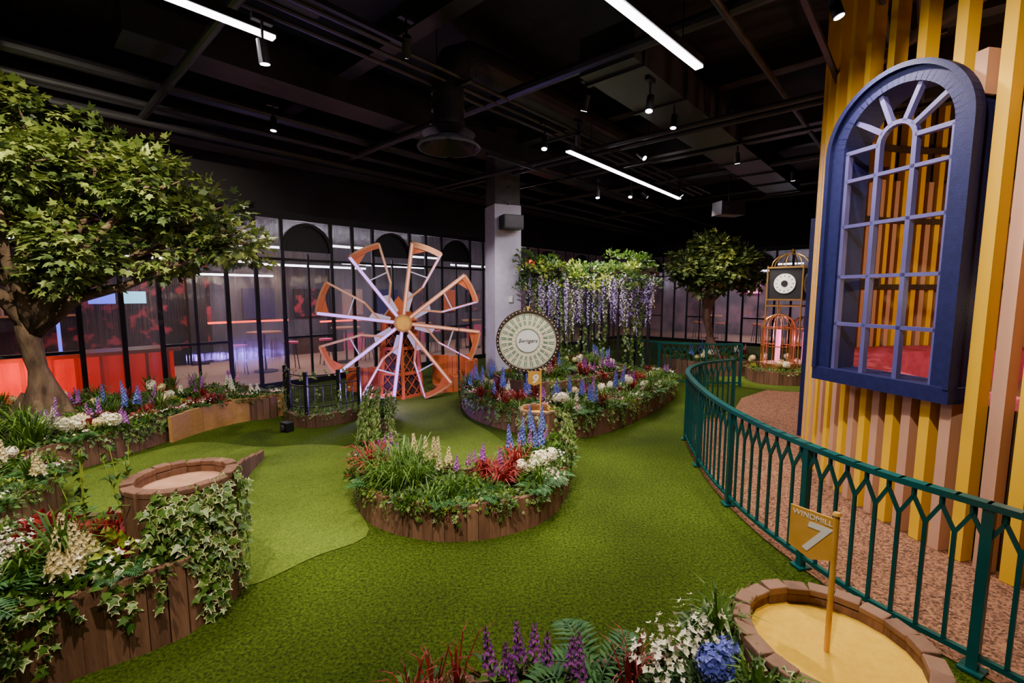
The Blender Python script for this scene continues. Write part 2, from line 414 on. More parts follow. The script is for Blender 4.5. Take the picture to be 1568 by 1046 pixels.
nr=empty('neighbouring_bar_room'); m_=MB()
m_.add([Wp(S0,.05,.02),Wp(S1+5,.05,.02),Wp(S1+5,5,.02),Wp(S0,5,.02)],[(0,1,2,3)],'int_floor')
m_.add([Wp(S0,5,0),Wp(-.6,5,0),Wp(-.6,5,CH),Wp(S0,5,CH)],[(0,1,2,3)],'floral_wall')
m_.add([Wp(-.6,5,0),Wp(S1+5,5,0),Wp(S1+5,5,CH),Wp(-.6,5,CH)],[(0,1,2,3)],'int_grey')
for s in (-9,-5,-1,3,7,11): beam(m_,Wp(s,4.8,0),Wp(s,4.8,CH),.4,.3,'black_metal',side=D)
m_.add([Rp(S1+4.5,-6,0),Rp(S1+4.5,RW,0),Rp(S1+4.5,RW,CH),Rp(S1+4.5,-6,CH)],[(0,1,2,3)],'int_wall')
m_.add([Rp(S1+.05,0,.02),Rp(S1+4.5,0,.02),Rp(S1+4.5,RW,.02),Rp(S1+.05,RW,.02)],[(0,1,2,3)],'int_floor')
for i in range(9):
    p=Wp(.2+i*1.5,4.9,0); beam(m_,p+Z*.3,p+D*.9+Z*.3,.12,.6,random.choice(['terracotta','pink_cushion','bar_top','dark_brown']))
    beam(m_,p+Z*1.7,p+D*.9+Z*1.7,.06,.9,random.choice(['floral_wall','int_floor','terracotta','floral_wall','navy']))
m_.build('interior_shell',nr)
b=MB()
beam(b,Wp(-7.6,1.5,.42),Wp(-2.3,1.5,.42),.5,.84,'bar_red_glow'); beam(b,Wp(-7.7,1.45,.88),Wp(-2.2,1.45,.88),.8,.07,'bar_top')
for i in range(16): beam(b,Wp(-7.5+i*.34,1.23,0),Wp(-7.5+i*.34,1.23,.84),.05,.03,'terracotta',side=D)
b.build('bar_counter')
b=MB()
for k in range(2): beam(b,Wp(-7.4,4.5,1.5+.5*k),Wp(-3.4,4.5,1.5+.5*k),.3,.04,'bar_top')
for i in range(26):
    p=Wp(-7.3+i*.15,4.5,1.52+.5*(i%2)); cyl(b,p,p+Z*.2,.035,.035,8,random.choice(['bar_top','black_metal','int_floor'])); cyl(b,p+Z*.2,p+Z*.3,.014,.012,8,'black_metal')
beam(b,Wp(-7.4,4.6,2.4),Wp(-3.4,4.6,2.4),.04,.05,'light_soft'); b.build('bottle_shelves')
def table(p):
    t=MB(); cyl(t,p+Z*1.0,p+Z*1.04,.4,.4,24,'bar_top'); cyl(t,p+Z*.03,p+Z*1.0,.03,.03,8,'black_metal'); cyl(t,p+Z*.02,p+Z*.05,.28,.28,20,'black_metal')
    t.build('high_table')
def stool(p,cm='pink_cushion'):
    t=MB(); cyl(t,p+Z*.7,p+Z*.75,.18,.18,16,cm)
    for i in range(4):
        a=i*1.57; cyl(t,p+V(.12*math.cos(a),.12*math.sin(a),.7),p+V(.2*math.cos(a),.2*math.sin(a),.02),.012,.012,6,'black_metal')
    t.build('bar_stool')
for x in (-.2,2,4.6,7): table(Wp(x,2.2,0)); stool(Wp(x-.6,2.2,0)); stool(Wp(x+.6,2.1,0))
for r in (3.2,5.6,7.8,10.2): table(Rp(S1+2,r,0)); stool(Rp(S1+1.6,r-.5,0),'terracotta'); stool(Rp(S1+1.5,r+.5,0),'terracotta')
pl=MB()
for r in (2.6,4.4,6.2,8.0,9.8,11.6):
    p=Rp(S1+2,r,2.35); cyl(pl,p,p+Z*.18,.16,.06,16,'black_metal'); cyl(pl,p-Z*.01,p+Z*.01,.13,.13,16,'light_soft'); cyl(pl,p+Z*.18,p+Z*(CH-2.35),.006,.006,5,'black_metal')
pl.build('pendant_lamps')
n=MB()
for s,o,z,m in ((-3.2,4.7,1.9,'neon_blue'),(-2.6,4.7,1.9,'screen_cyan'),(8.6,1.0,3.15,'neon_red'),(9.6,1.2,3.05,'neon_red'),(11.8,3.0,3.1,'neon_red')):
    beam(n,Wp(s,o,z),Wp(s+.5,o,z),.05,.3,m)
beam(n,Wp(-3.9,2,0.1),Wp(-3.9,2,3),.05,.05,'neon_blue',side=D)
beam(n,Wp(-.9,4.2,1.2),Wp(1.2,4.2,1.2),.05,.05,'neon_red'); beam(n,Wp(2.2,4.2,1.1),Wp(4.2,4.2,1.1),.05,.05,'neon_red')
for r,m,z in ((2,'neon_red',2.6),(5.2,'screen_cyan',2.0),(7.5,'screen_cyan',1.9),(9,'light_soft',1.6),(3.6,'neon_pink',2.2),(6.4,'neon_blue',1.2),(8.4,'neon_red',1.3)):
    beam(n,Rp(S1+4.3,r,z),Rp(S1+4.3,r+.9,z),.05,.4,m)
n.build('neon_signs_and_screens')

def light(kind,name,loc,energy,color=(1,.82,.62),target=None,size=.08,angle=60,blend=.7,sy=None,rot=None,parent=None):
    l=bpy.data.lights.new(name,kind); l.energy=energy; l.color=color
    if kind=='SPOT': l.spot_size=math.radians(angle); l.spot_blend=blend; l.shadow_soft_size=size
    elif kind=='POINT': l.shadow_soft_size=size
    elif kind=='AREA':
        l.size=size
        if sy: l.shape='RECTANGLE'; l.size_y=sy
    o=bpy.data.objects.new(name,l); bpy.context.collection.objects.link(o); o.location=loc
    if target is not None: o.rotation_euler=(Vector(target)-Vector(loc)).to_track_quat('-Z','Y').to_euler()
    if rot: o.rotation_euler=rot
    if parent: o.parent=parent
    return o
yaw=math.atan2(D.y,D.x)
def strip(a,b,e,name='linear_ceiling_light',tall=.02,em='light_white'):
    a=Vector(a);b=Vector(b); root=empty(name); s=MB()
    beam(s,a+Z*.05,b+Z*.05,.10,.07,'black_metal'); beam(s,a+Z*(.015-tall/2),b+Z*(.015-tall/2),.075,tall,em)
    for t in (.15,.85):
        p=a.lerp(b,t); cyl(s,p+Z*.08,V(p.x,p.y,CH),.006,.006,5,'black_metal',False)
    s.build('housing',root)
    c=(a+b)/2; light('AREA','strip_lamp',c-Z*(tall+.005),e,(1,.9,.95),size=(b-a).length,sy=.07,rot=(0,0,math.atan2(b.y-a.y,b.x-a.x)),parent=root)
strip((-4.1,2.0,4.2),(-2.07,4.23,4.2),110)
strip((.1,3.05,4.2),(1.84,4.75,4.2),110)
strip((.87,7.4,4.2),(3.92,11.0,4.2),140)
for s,o,z,l in ((-6,3.2,3.1,3),(-2.2,1.9,3.15,2.6),(-.2,2.4,2.75,3),(.4,1.5,3.25,2.4),(2.4,3.0,2.9,3),(3.6,1.8,3.15,2.5),(6,2.2,3.0,3),(9.6,2.4,3.0,3),(-1.6,3.6,2.5,2.2),(-2.6,4.2,2.9,3.4)):
    strip(Wp(s,o,z),Wp(s+l,o,z),35,tall=.05,em='light_corridor')  # added strips that stand in for light streaks reflected in the glass
strip(Rp(S1+2.2,2.5,3.2),Rp(S1+2.2,6.5,3.2),140,tall=.06,em='light_corridor'); strip(Rp(S1+2.2,8.5,3.2),Rp(S1+2.2,13,3.2),140,tall=.06,em='light_corridor')
strip(Rp(S1+1,4.5,2.9),Rp(S1+1,8,2.9),70,tall=.06,em='light_corridor')

# ------------------------------------------------------------------ ceiling services
du=empty('ceiling_ductwork'); m_=MB()
for r,z,rad in ((1.5,4.5,.06),(1.9,4.62,.045),(2.4,4.75,.08),(8.6,4.6,.035),(12.5,4.7,.05)):
    cyl(m_,Rp(S0,r,z),Rp(S1,r,z),rad,rad,10,'duct_black')
beam(m_,Rp(S0,1.05,4.7),Rp(S1,1.05,4.7),.5,.5,'duct_black')
for s,z,rad in ((-3,4.55,.05),(.2,4.65,.07),(2.4,4.45,.04),(2.8,4.5,.04),(6,4.6,.06),(9.5,4.6,.05)):
    cyl(m_,Rp(s,.5,z),Rp(s,RW,z),rad,rad,10,'duct_black')
for s in (-9,-5,-1,3,7,11): beam(m_,Rp(s,0,CH-.15),Rp(s,RW,CH-.15),.22,.3,'duct_black')
beam(m_,Rp(.2,7.3,4.75),Rp(9,7.3,4.75),.7,.42,'duct_black')
for i in range(8): beam(m_,Rp(.4+i*1.2,7.3,4.75),Rp(.46+i*1.2,7.3,4.75),.76,.48,'duct_black')
beam(m_,Rp(4.2,4.2,4.8),Rp(4.2,11,4.8),.5,.4,'duct_black')
beam(m_,Rp(-3.5,3.4,4.95),Rp(12,3.4,4.95),.55,.35,'duct_black')
dc=V(-.81,6.1,0); dz=-.07
tube(m_,[dc+Z*4.1,dc+Z*4.7,dc+D*.1+Z*4.9,dc+D*.35+Z*5.03,dc+D*.9+Z*5.05,dc+D*5+Z*5.05],[.2,.2,.22,.24,.25,.25],20,'duct_black')
for z in (4.3,4.5): cyl(m_,dc+Z*z,dc+Z*(z+.03),.215,.215,20,'duct_black')
cyl(m_,Rp(-6,5.4,5.0),Rp(-2.2,5.4,5.0),.22,.22,16,'duct_black')
for i in range(5):
    for r in (5.6,9.8):
        p=Rp(-3+i*2.4,r,4.55); beam(m_,p-Bd*.35,p+Bd*.35,.04,.04,'duct_black')
        for e in (-.3,.3): cyl(m_,p+Bd*e,p+Bd*e+Z*(CH-4.55),.008,.008,5,'duct_black',False)
for r in (5.4,5.6,5.8,9.7,9.95): cyl(m_,Rp(-4,r,4.6),Rp(8,r,4.6),.025,.025,8,'duct_black')
m_.build('ducts_and_pipes',du,smooth=False)
dm=MB()
for k in range(5):
    r=.38-.07*k
    for i in range(28):
        a=2*math.pi*i/28; b_=2*math.pi*(i+1)/28
        p=[dc+V(math.cos(t)*rr,math.sin(t)*rr,z+dz) for t,rr,z in ((a,r,3.92+.03*k),(b_,r,3.92+.03*k),(b_,r-.045,4.0+.03*k),(a,r-.045,4.0+.03*k))]
        dm.add(p,[(0,1,2,3)],'duct_black')
cyl(dm,dc+Z*4.02,dc+Z*4.12,.34,.2,28,'duct_black')
tube(dm,[dc+V(math.cos(t*.2244)*.39,math.sin(t*.2244)*.39,3.93+dz) for t in range(29)],.018,6,'column_dark')
dm.build('round_air_diffuser')
tk=MB()
for a,b in (((-4.3,.9,4.35),(-1.0,4.6,4.35)),(Rp(-4,9.3,4.3),Rp(8,9.3,4.3)),(Rp(1,4.6,4.3),Rp(12,4.6,4.3)),(Rp(3.2,2,4.3),Rp(3.2,12,4.3))):
    beam(tk,Vector(a),Vector(b),.045,.045,'black_metal')
tk.build('lighting_track')
SF=1.6
def spotlight(pos,tgt,e,angle=55,col=(1,.84,.64),vis='light_white',blend=.8):
    pos=Vector(pos);tgt=Vector(tgt);d=(tgt-pos).normalized(); root=empty('track_spotlight'); s=MB()
    cyl(s,pos-d*.12,pos+d*.06,.04,.045,14,'black_metal'); cyl(s,pos+d*.061,pos+d*.064,.038,.038,14,vis)
    cyl(s,pos-d*.05,V(pos.x,pos.y,min(CH,pos.z+.3)),.012,.012,6,'black_metal'); vbox(s,(pos.x,pos.y),.16,.05,pos.z+.26,pos.z+.31,'black_metal',yaw)
    s.build('lamp_head',root)
    light('SPOT','spot_lamp',pos+d*.08,e*SF,col,target=tgt,size=.03,angle=angle,parent=root,blend=blend)
spotlight((-2.05,4.0,3.95),(-1.9,4.6,0),260,70)
spotlight((1.55,5.4,4.1),(.95,4.5,0),520,48,blend=1)
spotlight((2.65,3.99,4.3),(3.5,3.4,1.0),250,80,col=(1,.86,.68))
spotlight((1.9,2.75,4.25),(1.2,3.0,0),230,60,blend=1)
spotlight((.45,6.6,4.05),(.25,5.4,.4),330,48)
spotlight((1.75,9.6,4.0),(1.6,8.6,.5),420,60)
spotlight((2.6,10.3,4.15),(1.8,8.9,1.2),360,60)
spotlight((1.0,7.2,4.3),(1.6,9.8,2.0),280,50,col=(1,.88,.9))  # added spot, put in to brighten the wisteria
spotlight((.9,5.9,4.3),(.25,7.2,1.1),300,30,col=(1,.93,.8))  # added to light up the prize wheel face
spotlight((3.0,10.6,4.2),(5.6,11.2,2.6),260,45)
spotlight((3.9,10.9,4.3),(6.3,10.5,1.2),300,50)
spotlight((-1.0,4.6,4.3),(-2.1,8.4,1.3),400,42,col=(1,.84,.74))
spotlight((-3.6,2.9,4.4),(-5.4,6.0,3.0),720,62,col=(1,.92,.66))
spotlight((-6.8,4.2,4.9),(-5.6,5.8,2.6),480,85,col=(1,.90,.62))
spotlight((-4.6,4.0,4.25),(-4.9,5.0,.2),420,58)
spotlight((-3.9,2.6,4.3),(-4.5,3.9,.2),400,58)
spotlight((-1.5,1.2,4.3),(-2.35,2.5,.4),460,52)
spotlight((-.6,1.6,4.3),(-.5,4.0,.2),600,48)
spotlight((.3,.6,4.3),(.45,2.4,.1),230,80)  # wide fill spot, added for ambient light
spotlight((.9,1.7,4.5),(3.3,3.8,2.4),380,62,col=(1,.86,.66))
spotlight((2.2,6.5,4.3),(1.7,5.9,0),280,55)
spotlight((2.2,8.0,4.3),(3.9,5.8,2.0),280,60)
spotlight((-3.3,6.6,4.3),(-3.4,6.2,0),270,58)
spotlight((-1.2,7.3,4.3),(-.9,9.6,1.8),300,50,col=(1,.9,.95))
spotlight((3.9,8.2,4.3),(4.6,9.0,0),330,75)
spotlight((5.6,9.4,4.3),(6.6,10.6,.5),250,60)
light('POINT','violet_windmill_lamp',(-2.3,7.6,.35),70,(.35,.20,1),size=.08)
light('POINT','interior_fill_lamp',Wp(1,2.5,2.9),85,(1,.85,.85),size=.15)
light('POINT','interior_fill_lamp',Wp(5,2.5,2.9),85,(.95,.85,1),size=.15)
light('POINT','interior_fill_lamp',Wp(10,2.5,2.9),100,(1,.8,.8),size=.15)
light('POINT','bar_glow_lamp',Wp(-4.5,.7,.6),45,(1,.06,.02),size=.15)
light('POINT','pink_cage_lamp',(6.3,10.2,1.0),18,(1,.2,.6),size=.08)

# column
cl=empty('structural_column'); m_=MB(); ca=math.radians(23)
cc=V(-.2,10.1,0)
vbox(m_,(cc.x,cc.y),.6,.6,0,3.85,'column_white',ca); vbox(m_,(cc.x,cc.y),.56,.56,3.85,CH,'column_dark',ca)
vbox(m_,(cc.x,cc.y),.64,.64,0,.12,'black_metal',ca)
nf=V(math.sin(ca),-math.cos(ca),0); tf=V(math.cos(ca),math.sin(ca),0)
beam(m_,cc+nf*.31+tf*.05+Z*1.88,cc+nf*.33+tf*.05+Z*1.88,.09,.13,'white',side=tf)
for z in (3.86,4.2): cyl(m_,cc+nf*.3+Z*z,cc+nf*.33+Z*z,.02,.02,8,'black_metal')
m_.build('shaft',cl)
sp=MB(); p=cc+nf*.48+tf*.0
vbox(sp,(p.x,p.y),.44,.28,3.32,3.60,'black_metal',ca); beam(sp,p+nf*.141+Z*3.46,p+nf*.15+Z*3.46,.40,.24,'duct_black',side=tf)
beam(sp,cc+nf*.3+tf*.0+Z*3.5,p+Z*3.5,.06,.06,'black_metal'); sp.build('wall_speaker',None,bevel=.01)
sp=MB(); vbox(sp,(4.9,10.6),.6,.35,3.75,4.05,'duct_black',.2); cyl(sp,V(4.9,10.6,4.05),V(4.9,10.6,CH),.02,.02,8,'black_metal'); cyl(sp,V(4.8,10.4,3.9),V(4.79,10.36,3.9),.05,.05,12,'black_metal'); sp.build('ceiling_projector',None,bevel=.02)

# ------------------------------------------------------------------ ground sheets
FP=[(3.2,.4),(2.85,1.4),(2.52,2.1),(2.24,2.65),(2.12,3.15),(2.05,3.75),(2.08,4.6),(2.27,5.68),(2.5,6.4),(2.95,7.0),(3.64,7.4)]
pt=MB(); polyfill(pt,spline(v2(FP),False,.1)+v2([(4.4,8.6),(5.6,9.6),(8.5,9.3),(10.4,7),(9.2,0),(6,-2.5)]),.006,'aggregate'); pt.build('gravel_path')
g=MB(); polyfill(g,spline(v2([(-1.88,2.92),(-1.5,3.3),(-1.2,3.62),(-1.5,4.2),(-1.7,5.0),(-2.0,5.7),(-2.6,5.9),(-3.3,5.8),(-4.2,6.0),(-4.6,5.6),(-4.85,4.8),(-4.5,4.3),(-4.1,3.5),(-4.3,2.6),(-3.4,2.9),(-2.4,3.3)]),True,.12),.006,'turf_light'); g.build('putting_green')
g=MB(); polyfill(g,spline(v2([(-1.3,4.7),(-.5,4.55),(0,4.8),(.05,5.5),(-.3,6.4),(-.75,7.2),(-.95,8.2),(-1.1,9.3),(-2.1,9.4),(-2.2,8.0),(-1.8,6.8),(-1.5,5.6)]),True,.12),.008,'turf_light'); g.build('putting_green')

# ------------------------------------------------------------------ teal railing
def railing(pts,name='teal_railing',h=.92,sp=.125):
    root=empty(name); m=MB(); path=spline(v2(pts),False,sp)
    for i in range(len(path)-1):
        a,b=path[i],path[i+1]; e=(b-a)*.06
        beam(m,a-e+Z*h,b+e+Z*h,.06,.035,'teal'); beam(m,a-e+Z*.09,b+e+Z*.09,.03,.03,'teal')
        d=(b-a).normalized()
        if i%8==0: 
            vbox(m,(a.x,a.y),.045,.045,0,h,'teal',math.atan2(d.y,d.x)); vbox(m,(a.x,a.y),.10,.10,.006,.02,'teal',math.atan2(d.y,d.x))
        else: vbox(m,(a.x,a.y),.018,.018,.09,h-.2,'teal',math.atan2(d.y,d.x))
        c=(a+b)/2
        beam(m,a+Z*(h-.2),c+Z*(h-.07),.018,.018,'teal')
        beam(m,b+Z*(h-.2),c+Z*(h-.07),.018,.018,'teal'); beam(m,c+Z*(h-.07),c+Z*h,.018,.018,'teal')
    p=path[-1]; vbox(m,(p.x,p.y),.045,.045,0,h,'teal')
    m.build('rails_and_balusters',root)
railing(FP); railing([(2.7,10.9),(3.3,10.1),(4.0,9.75),(4.9,9.7)]); railing([(7.5,10.9),(8.6,11.2),(9.6,11.0)])

# ------------------------------------------------------------------ planters
HB=[(.9,k_spike('fl_blue',.42,.026)),(1.3,k_spike('fl_purple',.34,.024)),(.8,k_spike('fl_pink',.3,.022,2)),(1.2,k_spike('fl_white',.3,.03,2)),(.8,k_hyd('fl_white')),(.8,k_hyd('fl_cream',.05)),(1.8,k_tuft('leaf_red',.26,50,.008)),(1.2,k_small('fl_pink')),(1.6,k_tuft('leaf_a',.36)),(1.8,k_bush('leaf_red',.12,60,.06)),(1.8,k_fern(.3))]
front_out=[(-2.28,7.2),(-1.97,6.0),(-1.66,5.0),(-1.5,4.25),(-1.12,3.74),(-.48,3.53),(.17,3.76),(.5,4.3),(.62,5.0),(.45,5.5)]
front_in=[(.12,5.3),(.15,4.9),(-.05,4.5),(-.5,4.32),(-1.0,4.45),(-1.3,5.0),(-1.62,6.0),(-1.95,7.2)]
root,path=planter('front_flower_planter',front_out+front_in,.3,10,[(1,k_bush('leaf_b',.08,50,.04)),(1,k_tuft('leaf_a',.3))],iv=front_out[2:9],ivn=140,drop=.18,base=100,size=.042,rim=75)
f=MB()
def at(x,y,fn,z=.25): fn(f,V(x,y,z))
for x,y in ((-1.05,4.05),(-.85,3.85),(-.95,4.2),(-1.2,4.0),(-1.0,3.8)): at(x,y,k_tuft('leaf_a',.38,80,.006,1.0))
for x,y in ((-1.35,4.3),(-1.4,4.55),(-1.3,4.1),(-.25,4.1),(.0,4.05),(-.1,3.9),(.05,4.25)): at(x,y,k_tuft('leaf_red',.28,60,.008,.8))
for x,y in ((-1.4,4.4),(-1.45,4.7),(-1.3,4.2),(-.15,4.05)): at(x,y,k_bush('leaf_red',.15,100,.06),.28)
for x,y in ((-.75,4.15),(-.62,4.25),(-.95,4.3),(-.8,4.35)): at(x,y,k_spike('fl_cream',.36,.03,2))
for x,y in ((-1.15,4.35),(-.3,4.25),(-.15,4.2),(-.5,4.2),(-1.3,4.5),(-.35,4.35)): at(x,y,k_spike('fl_purple',.3,.02,3))
for x,y in ((.04,4.5),(.34,4.55),(.25,5.0)): at(x,y,k_spike('fl_blue',.54,.032,2,.1))
for x,y in ((.12,4.7),(.45,4.9)): at(x,y,k_spike('fl_purple',.4,.024,2,.1))
for x,y in ((.02,4.6),(.3,4.75),(.45,5.1),(.2,4.5)): at(x,y,k_bush('leaf_a',.17,120,.06),.3)
for x,y in ((.2,4.15),(.3,4.3),(.12,4.02)): at(x,y,k_hyd('fl_white',.06))
for x,y in ((-.6,3.85),(-.4,3.9),(-.5,3.75),(-.2,3.8)): at(x,y,k_bush('leaf_a',.18,190,.045),.27)
for x,y in ((-.75,3.7),(-.1,3.75),(.2,3.95)): at(x,y,k_bush('leaf_lime',.1,70,.035))
for x,y in ((-1.2,3.9),(-.3,3.7),(.35,4.1)): at(x,y,k_fern(.3))
f.build('feature_flowers',root)
gi=MB()
la=[(-2.28,7.2),(-1.97,6.0),(-1.66,5.0),(-1.52,4.5)]
ivy(gi,spline(v2(la),False,.09),.5,.42,190,1,.062)
ivy(gi,spline(v2([(x+.14,y) for x,y in la]),False,.09),.5,.1,170,1,.062); ivy(gi,spline(v2([(x+.3,y) for x,y in la]),False,.09),.44,.2,90,-1,.055)
ivy(gi,spline(v2([(.5,4.3),(.62,5.0),(.45,5.5)]),False,.09),.6,.4,90,1,.06); gi.build('ivy_hedge',root)

mid=[(-.85,8.3),(-.78,7.6),(-.5,7.0),(0,6.5),(.5,6.2),(1.15,6.3),(1.9,7.0),(2.6,7.9),(3.25,9.0),(3.0,9.7),(2,9.9),(.6,9.6),(-.3,9.2)]
root,path=planter('wheel_flower_planter',mid,.34,85,HB,iv=mid[0:10],ivn=260,drop=.3,base=240,rim=150)
f=MB()
tier=spline(v2([(-.3,8.2),(.1,7.4),(.8,7.3),(1.5,7.9),(2.3,8.8),(1.8,9.4),(.6,9.2)]),True,.1)
staves(f,tier,.58,True); polyfill(f,tier,.53,'soil'); f.build('upper_tier',root)
f=MB(); scatter(f,tier,.52,75,GREEN); scatter(f,tier,.52,48,HB)
ts=spline(v2([(.1,7.4),(.8,7.3),(1.5,7.9),(2.3,8.8)]),False,.1); ivy(f,ts,.58,.25,60,1,.05)
for x,y in ((-.6,7.6),(-.4,7.9),(.3,6.85),(.95,6.8),(-.15,6.95),(1.7,7.4)): k_spike('fl_blue',.5,.03,3,.12)(f,V(x,y,.3))
for x,y in ((-.45,7.3),(.5,6.6),(1.2,7.0),(-.65,8.1),(2.1,8.0)): k_spike('fl_purple',.4,.026,3,.12)(f,V(x,y,.3))
for x,y in ((-.2,6.8),(.1,6.6),(-.5,7.1)): k_tuft('leaf_red',.28,60,.01,.8)(f,V(x,y,.3))
for x,y in ((.7,6.5),(1.4,7.1),(2.0,7.6),(2.5,8.4)): k_hyd('fl_white',.07)(f,V(x,y,.32))
f.build('upper_flowers',root)
pB=[(-3.85,7.35),(-4.35,6.95),(-4.62,6.45),(-4.72,5.9),(-4.95,5.1),(-5.4,4.5),(-6.4,4.4),(-7.4,5.2),(-7.4,6.6),(-6.2,7.6),(-5.0,8.2)]
HB2=[k for k in HB[1:]]
root,path=planter('tree_flower_planter',pB,.34,85,HB2,iv=pB[0:6],ivn=150,drop=.25,base=220,rim=90)
f=MB()
for x,y in ((-5.35,5.9),(-5.1,6.2)): k_spike('fl_blue',.5,.028,3,.14)(f,V(x,y,.3))
for x,y in ((-5.5,5.2),(-5.9,4.9)): k_spike('fl_purple',.45,.026,3,.12)(f,V(x,y,.3))
for x,y in ((-5.1,5.15),(-4.9,5.4),(-5.3,5.0)): k_hyd('fl_white',.07)(f,V(x,y,.3))
for x,y in ((-4.9,5.9),(-5.0,6.3),(-4.85,6.2),(-4.7,6.6),(-4.5,6.8),(-5.2,5.5)): k_bush('leaf_red',.18,110,.06)(f,V(x,y,.32))
for x,y in ((-5.6,4.8),(-5.2,4.8),(-5.5,5.0)): k_tuft('leaf_a',.42,80,.008,.9)(f,V(x,y,.32))
f.build('feature_flowers',root)
tb=MB(); bp=spline(v2([(-3.68,7.45),(-4.22,7.0),(-4.5,6.5),(-4.6,6.0)]),False,.12)
staves(tb,bp,.36,False,th=.05,m='tan_wood',gap=-.01); tb.build('curved_bench_edge',root)
pC=[(-4.08,3.1),(-4.12,3.7),(-4.38,4.25),(-4.85,4.4),(-5.3,4.1),(-5.6,3.2),(-5.0,2.4),(-4.3,2.4)]
root,path=planter('side_flower_planter',pC,.32,36,[(1,k_spike('fl_cream',.34,.035,3)),(1,k_spike('fl_pink',.26,.02,2)),(1.8,k_bush('leaf_lime',.12,80,.05)),(1.0,k_tuft('leaf_red',.26,60,.009)),(1.2,k_hyd('fl_white',.06)),(1,k_tuft('leaf_a',.34))],iv=pC[0:5],ivn=60,drop=.15,base=70,rim=40)
pA=[(-1.92,2.78),(-1.93,2.5),(-2.3,2.2),(-2.75,1.85),(-3.4,1.6),(-3.9,1.9),(-3.7,2.7),(-3.0,3.05),(-2.5,3.12),(-2.1,3.05)]
root,path=planter('corner_flower_planter',pA,.46,6,[(1,k_bush('leaf_a',.13,70,.07))],iv=pA[1:5],ivn=36,drop=.36,base=36,size=.065,rim=8)
f=MB()
def at(x,y,fn,z=.42): fn(f,V(x,y,z))
for x,y in ((-2.38,2.43),(-2.45,2.34),(-2.55,2.46),(-2.3,2.32),(-2.4,2.28)): at(x,y,k_spike('fl_cream',.32,.036,2,.05))
for x,y in ((-2.75,2.35),(-2.9,2.5),(-2.7,2.15),(-2.85,2.2)): at(x,y,k_small('fl_white',.28,80))
for x,y in ((-2.5,2.7),(-2.42,2.58),(-2.65,2.6),(-2.95,2.75),(-2.8,2.6),(-2.55,2.6)): at(x,y,k_bush('leaf_red',.16,110,.075),.46)
for x,y in ((-2.3,2.52),(-2.6,2.72),(-2.42,2.48)): at(x,y,k_bush('leaf_lime',.13,60,.085),.46)
for x,y in ((-2.45,2.2),(-2.65,2.0),(-2.85,1.9),(-2.75,1.95),(-2.55,2.05)): at(x,y,k_fern(.4))
for x,y in ((-2.55,2.3),(-2.35,2.28),(-2.6,2.15),(-2.75,2.1)): at(x,y,k_bush('leaf_a',.17,120,.08))
for x,y in ((-2.2,2.42),(-2.35,2.3)): at(x,y,k_small('fl_white',.2,20))
for x,y in ((-2.5,2.4),(-2.6,2.3)): at(x,y,k_tuft('leaf_a',.34,60,.008,.7))
for x,y in ((-2.5,2.85),(-2.75,2.8)):
    for _ in range(4):
        p0=V(x,y,.42); d=V(U(-.25,.25),U(-.25,.1),1).normalized()
        cyl(f,p0,p0+d*.6,.004,.002,4,'leaf_lime',False)
        for i in range(12): leaf(f,p0+d*(.15+.038*i),(rv()+Z*.3).normalized(),Z,.06,.04,'leaf_a')
f.build('feature_flowers',root)
def barrel(name,c,r,h,top,step=.095,th=.06,ivn=0,dish=.05,arc=None,isz=.05,drop=.4,cop='stave_top'):
    root=empty(name); path=[V(c[0]+r*math.cos(a),c[1]+r*math.sin(a),0) for a in [2*math.pi*i/round(2*math.pi*r/step) for i in range(round(2*math.pi*r/step))]]
    m=MB(); staves(m,path,h,True,th=th,gap=.008); 
    for i in range(len(path)):
        a,b=path[i],path[(i+1)%len(path)]; d=(b-a).normalized(); q=(a+b)/2; hh=U(-.008,.008)
        beam(m,V(q.x,q.y,h-.005),V(q.x,q.y,h+.03+hh),(b-a).length-.008,th*1.15,cop,side=d)
    m.build('staves',root,bevel=.006)
    t=MB(); cyl(t,V(c[0],c[1],.01),V(c[0],c[1],h-dish),r-.02,r-.02,40,top); t.build('top_disc',root)
    if ivn:
        g=MB(); a0,a1=arc; ap=[V(c[0]+(r+.02)*math.cos(a0+(a1-a0)*k/20),c[1]+(r+.02)*math.sin(a0+(a1-a0)*k/20),0) for k in range(21)]
        ivy(g,ap,h-.03,drop,ivn,1,isz,out=.03,var=.6); g.build('ivy',root)
    return root
barrel('wooden_barrel_stump',(-2.12,2.83),.275,.82,'cut_wood',ivn=40,arc=(-1.45,.5),isz=.07,drop=.85,cop='stave_wood')
w=MB(); wp=spline(v2([(-2.35,3.12),(-2.6,3.9),(-2.9,4.8),(-3.05,5.4)]),False,.1); staves(w,wp,.5,False,hfun=lambda t:.56-.5*t); w.build('tapered_timber_edging')

pp=barrel('hole_marker_barrel',(1.39,1.84),.355,.5,'sand_yellow',ivn=44,arc=(2.0,4.0),isz=.075,drop=.45,step=.11,th=.065)
pp2=barrel('hole_marker_barrel',(.32,5.4),.21,.6,'sand_yellow',step=.07,th=.04,ivn=14,arc=(2.5,5.5),drop=.2)
def text(body,size,M,m,parent,ext=.001,shear=0,align='CENTER',off=0):
    c=bpy.data.curves.new('text_'+body,'FONT'); c.body=body; c.size=size; c.extrude=ext; c.align_x=align; c.align_y='CENTER'; c.shear=shear; c.offset=off
    c.materials.append(MATS[m]); o=bpy.data.objects.new('lettering',c); bpy.context.collection.objects.link(o); o.matrix_world=M
    if parent: o.parent=parent
    return o
def frame(p,x,up=Z):
    x=Vector(x).normalized(); n=x.cross(up).normalized(); u=n.cross(x)
    return Matrix(((x.x,u.x,n.x,p.x),(x.y,u.y,n.y,p.y),(x.z,u.z,n.z,p.z),(0,0,0,1)))
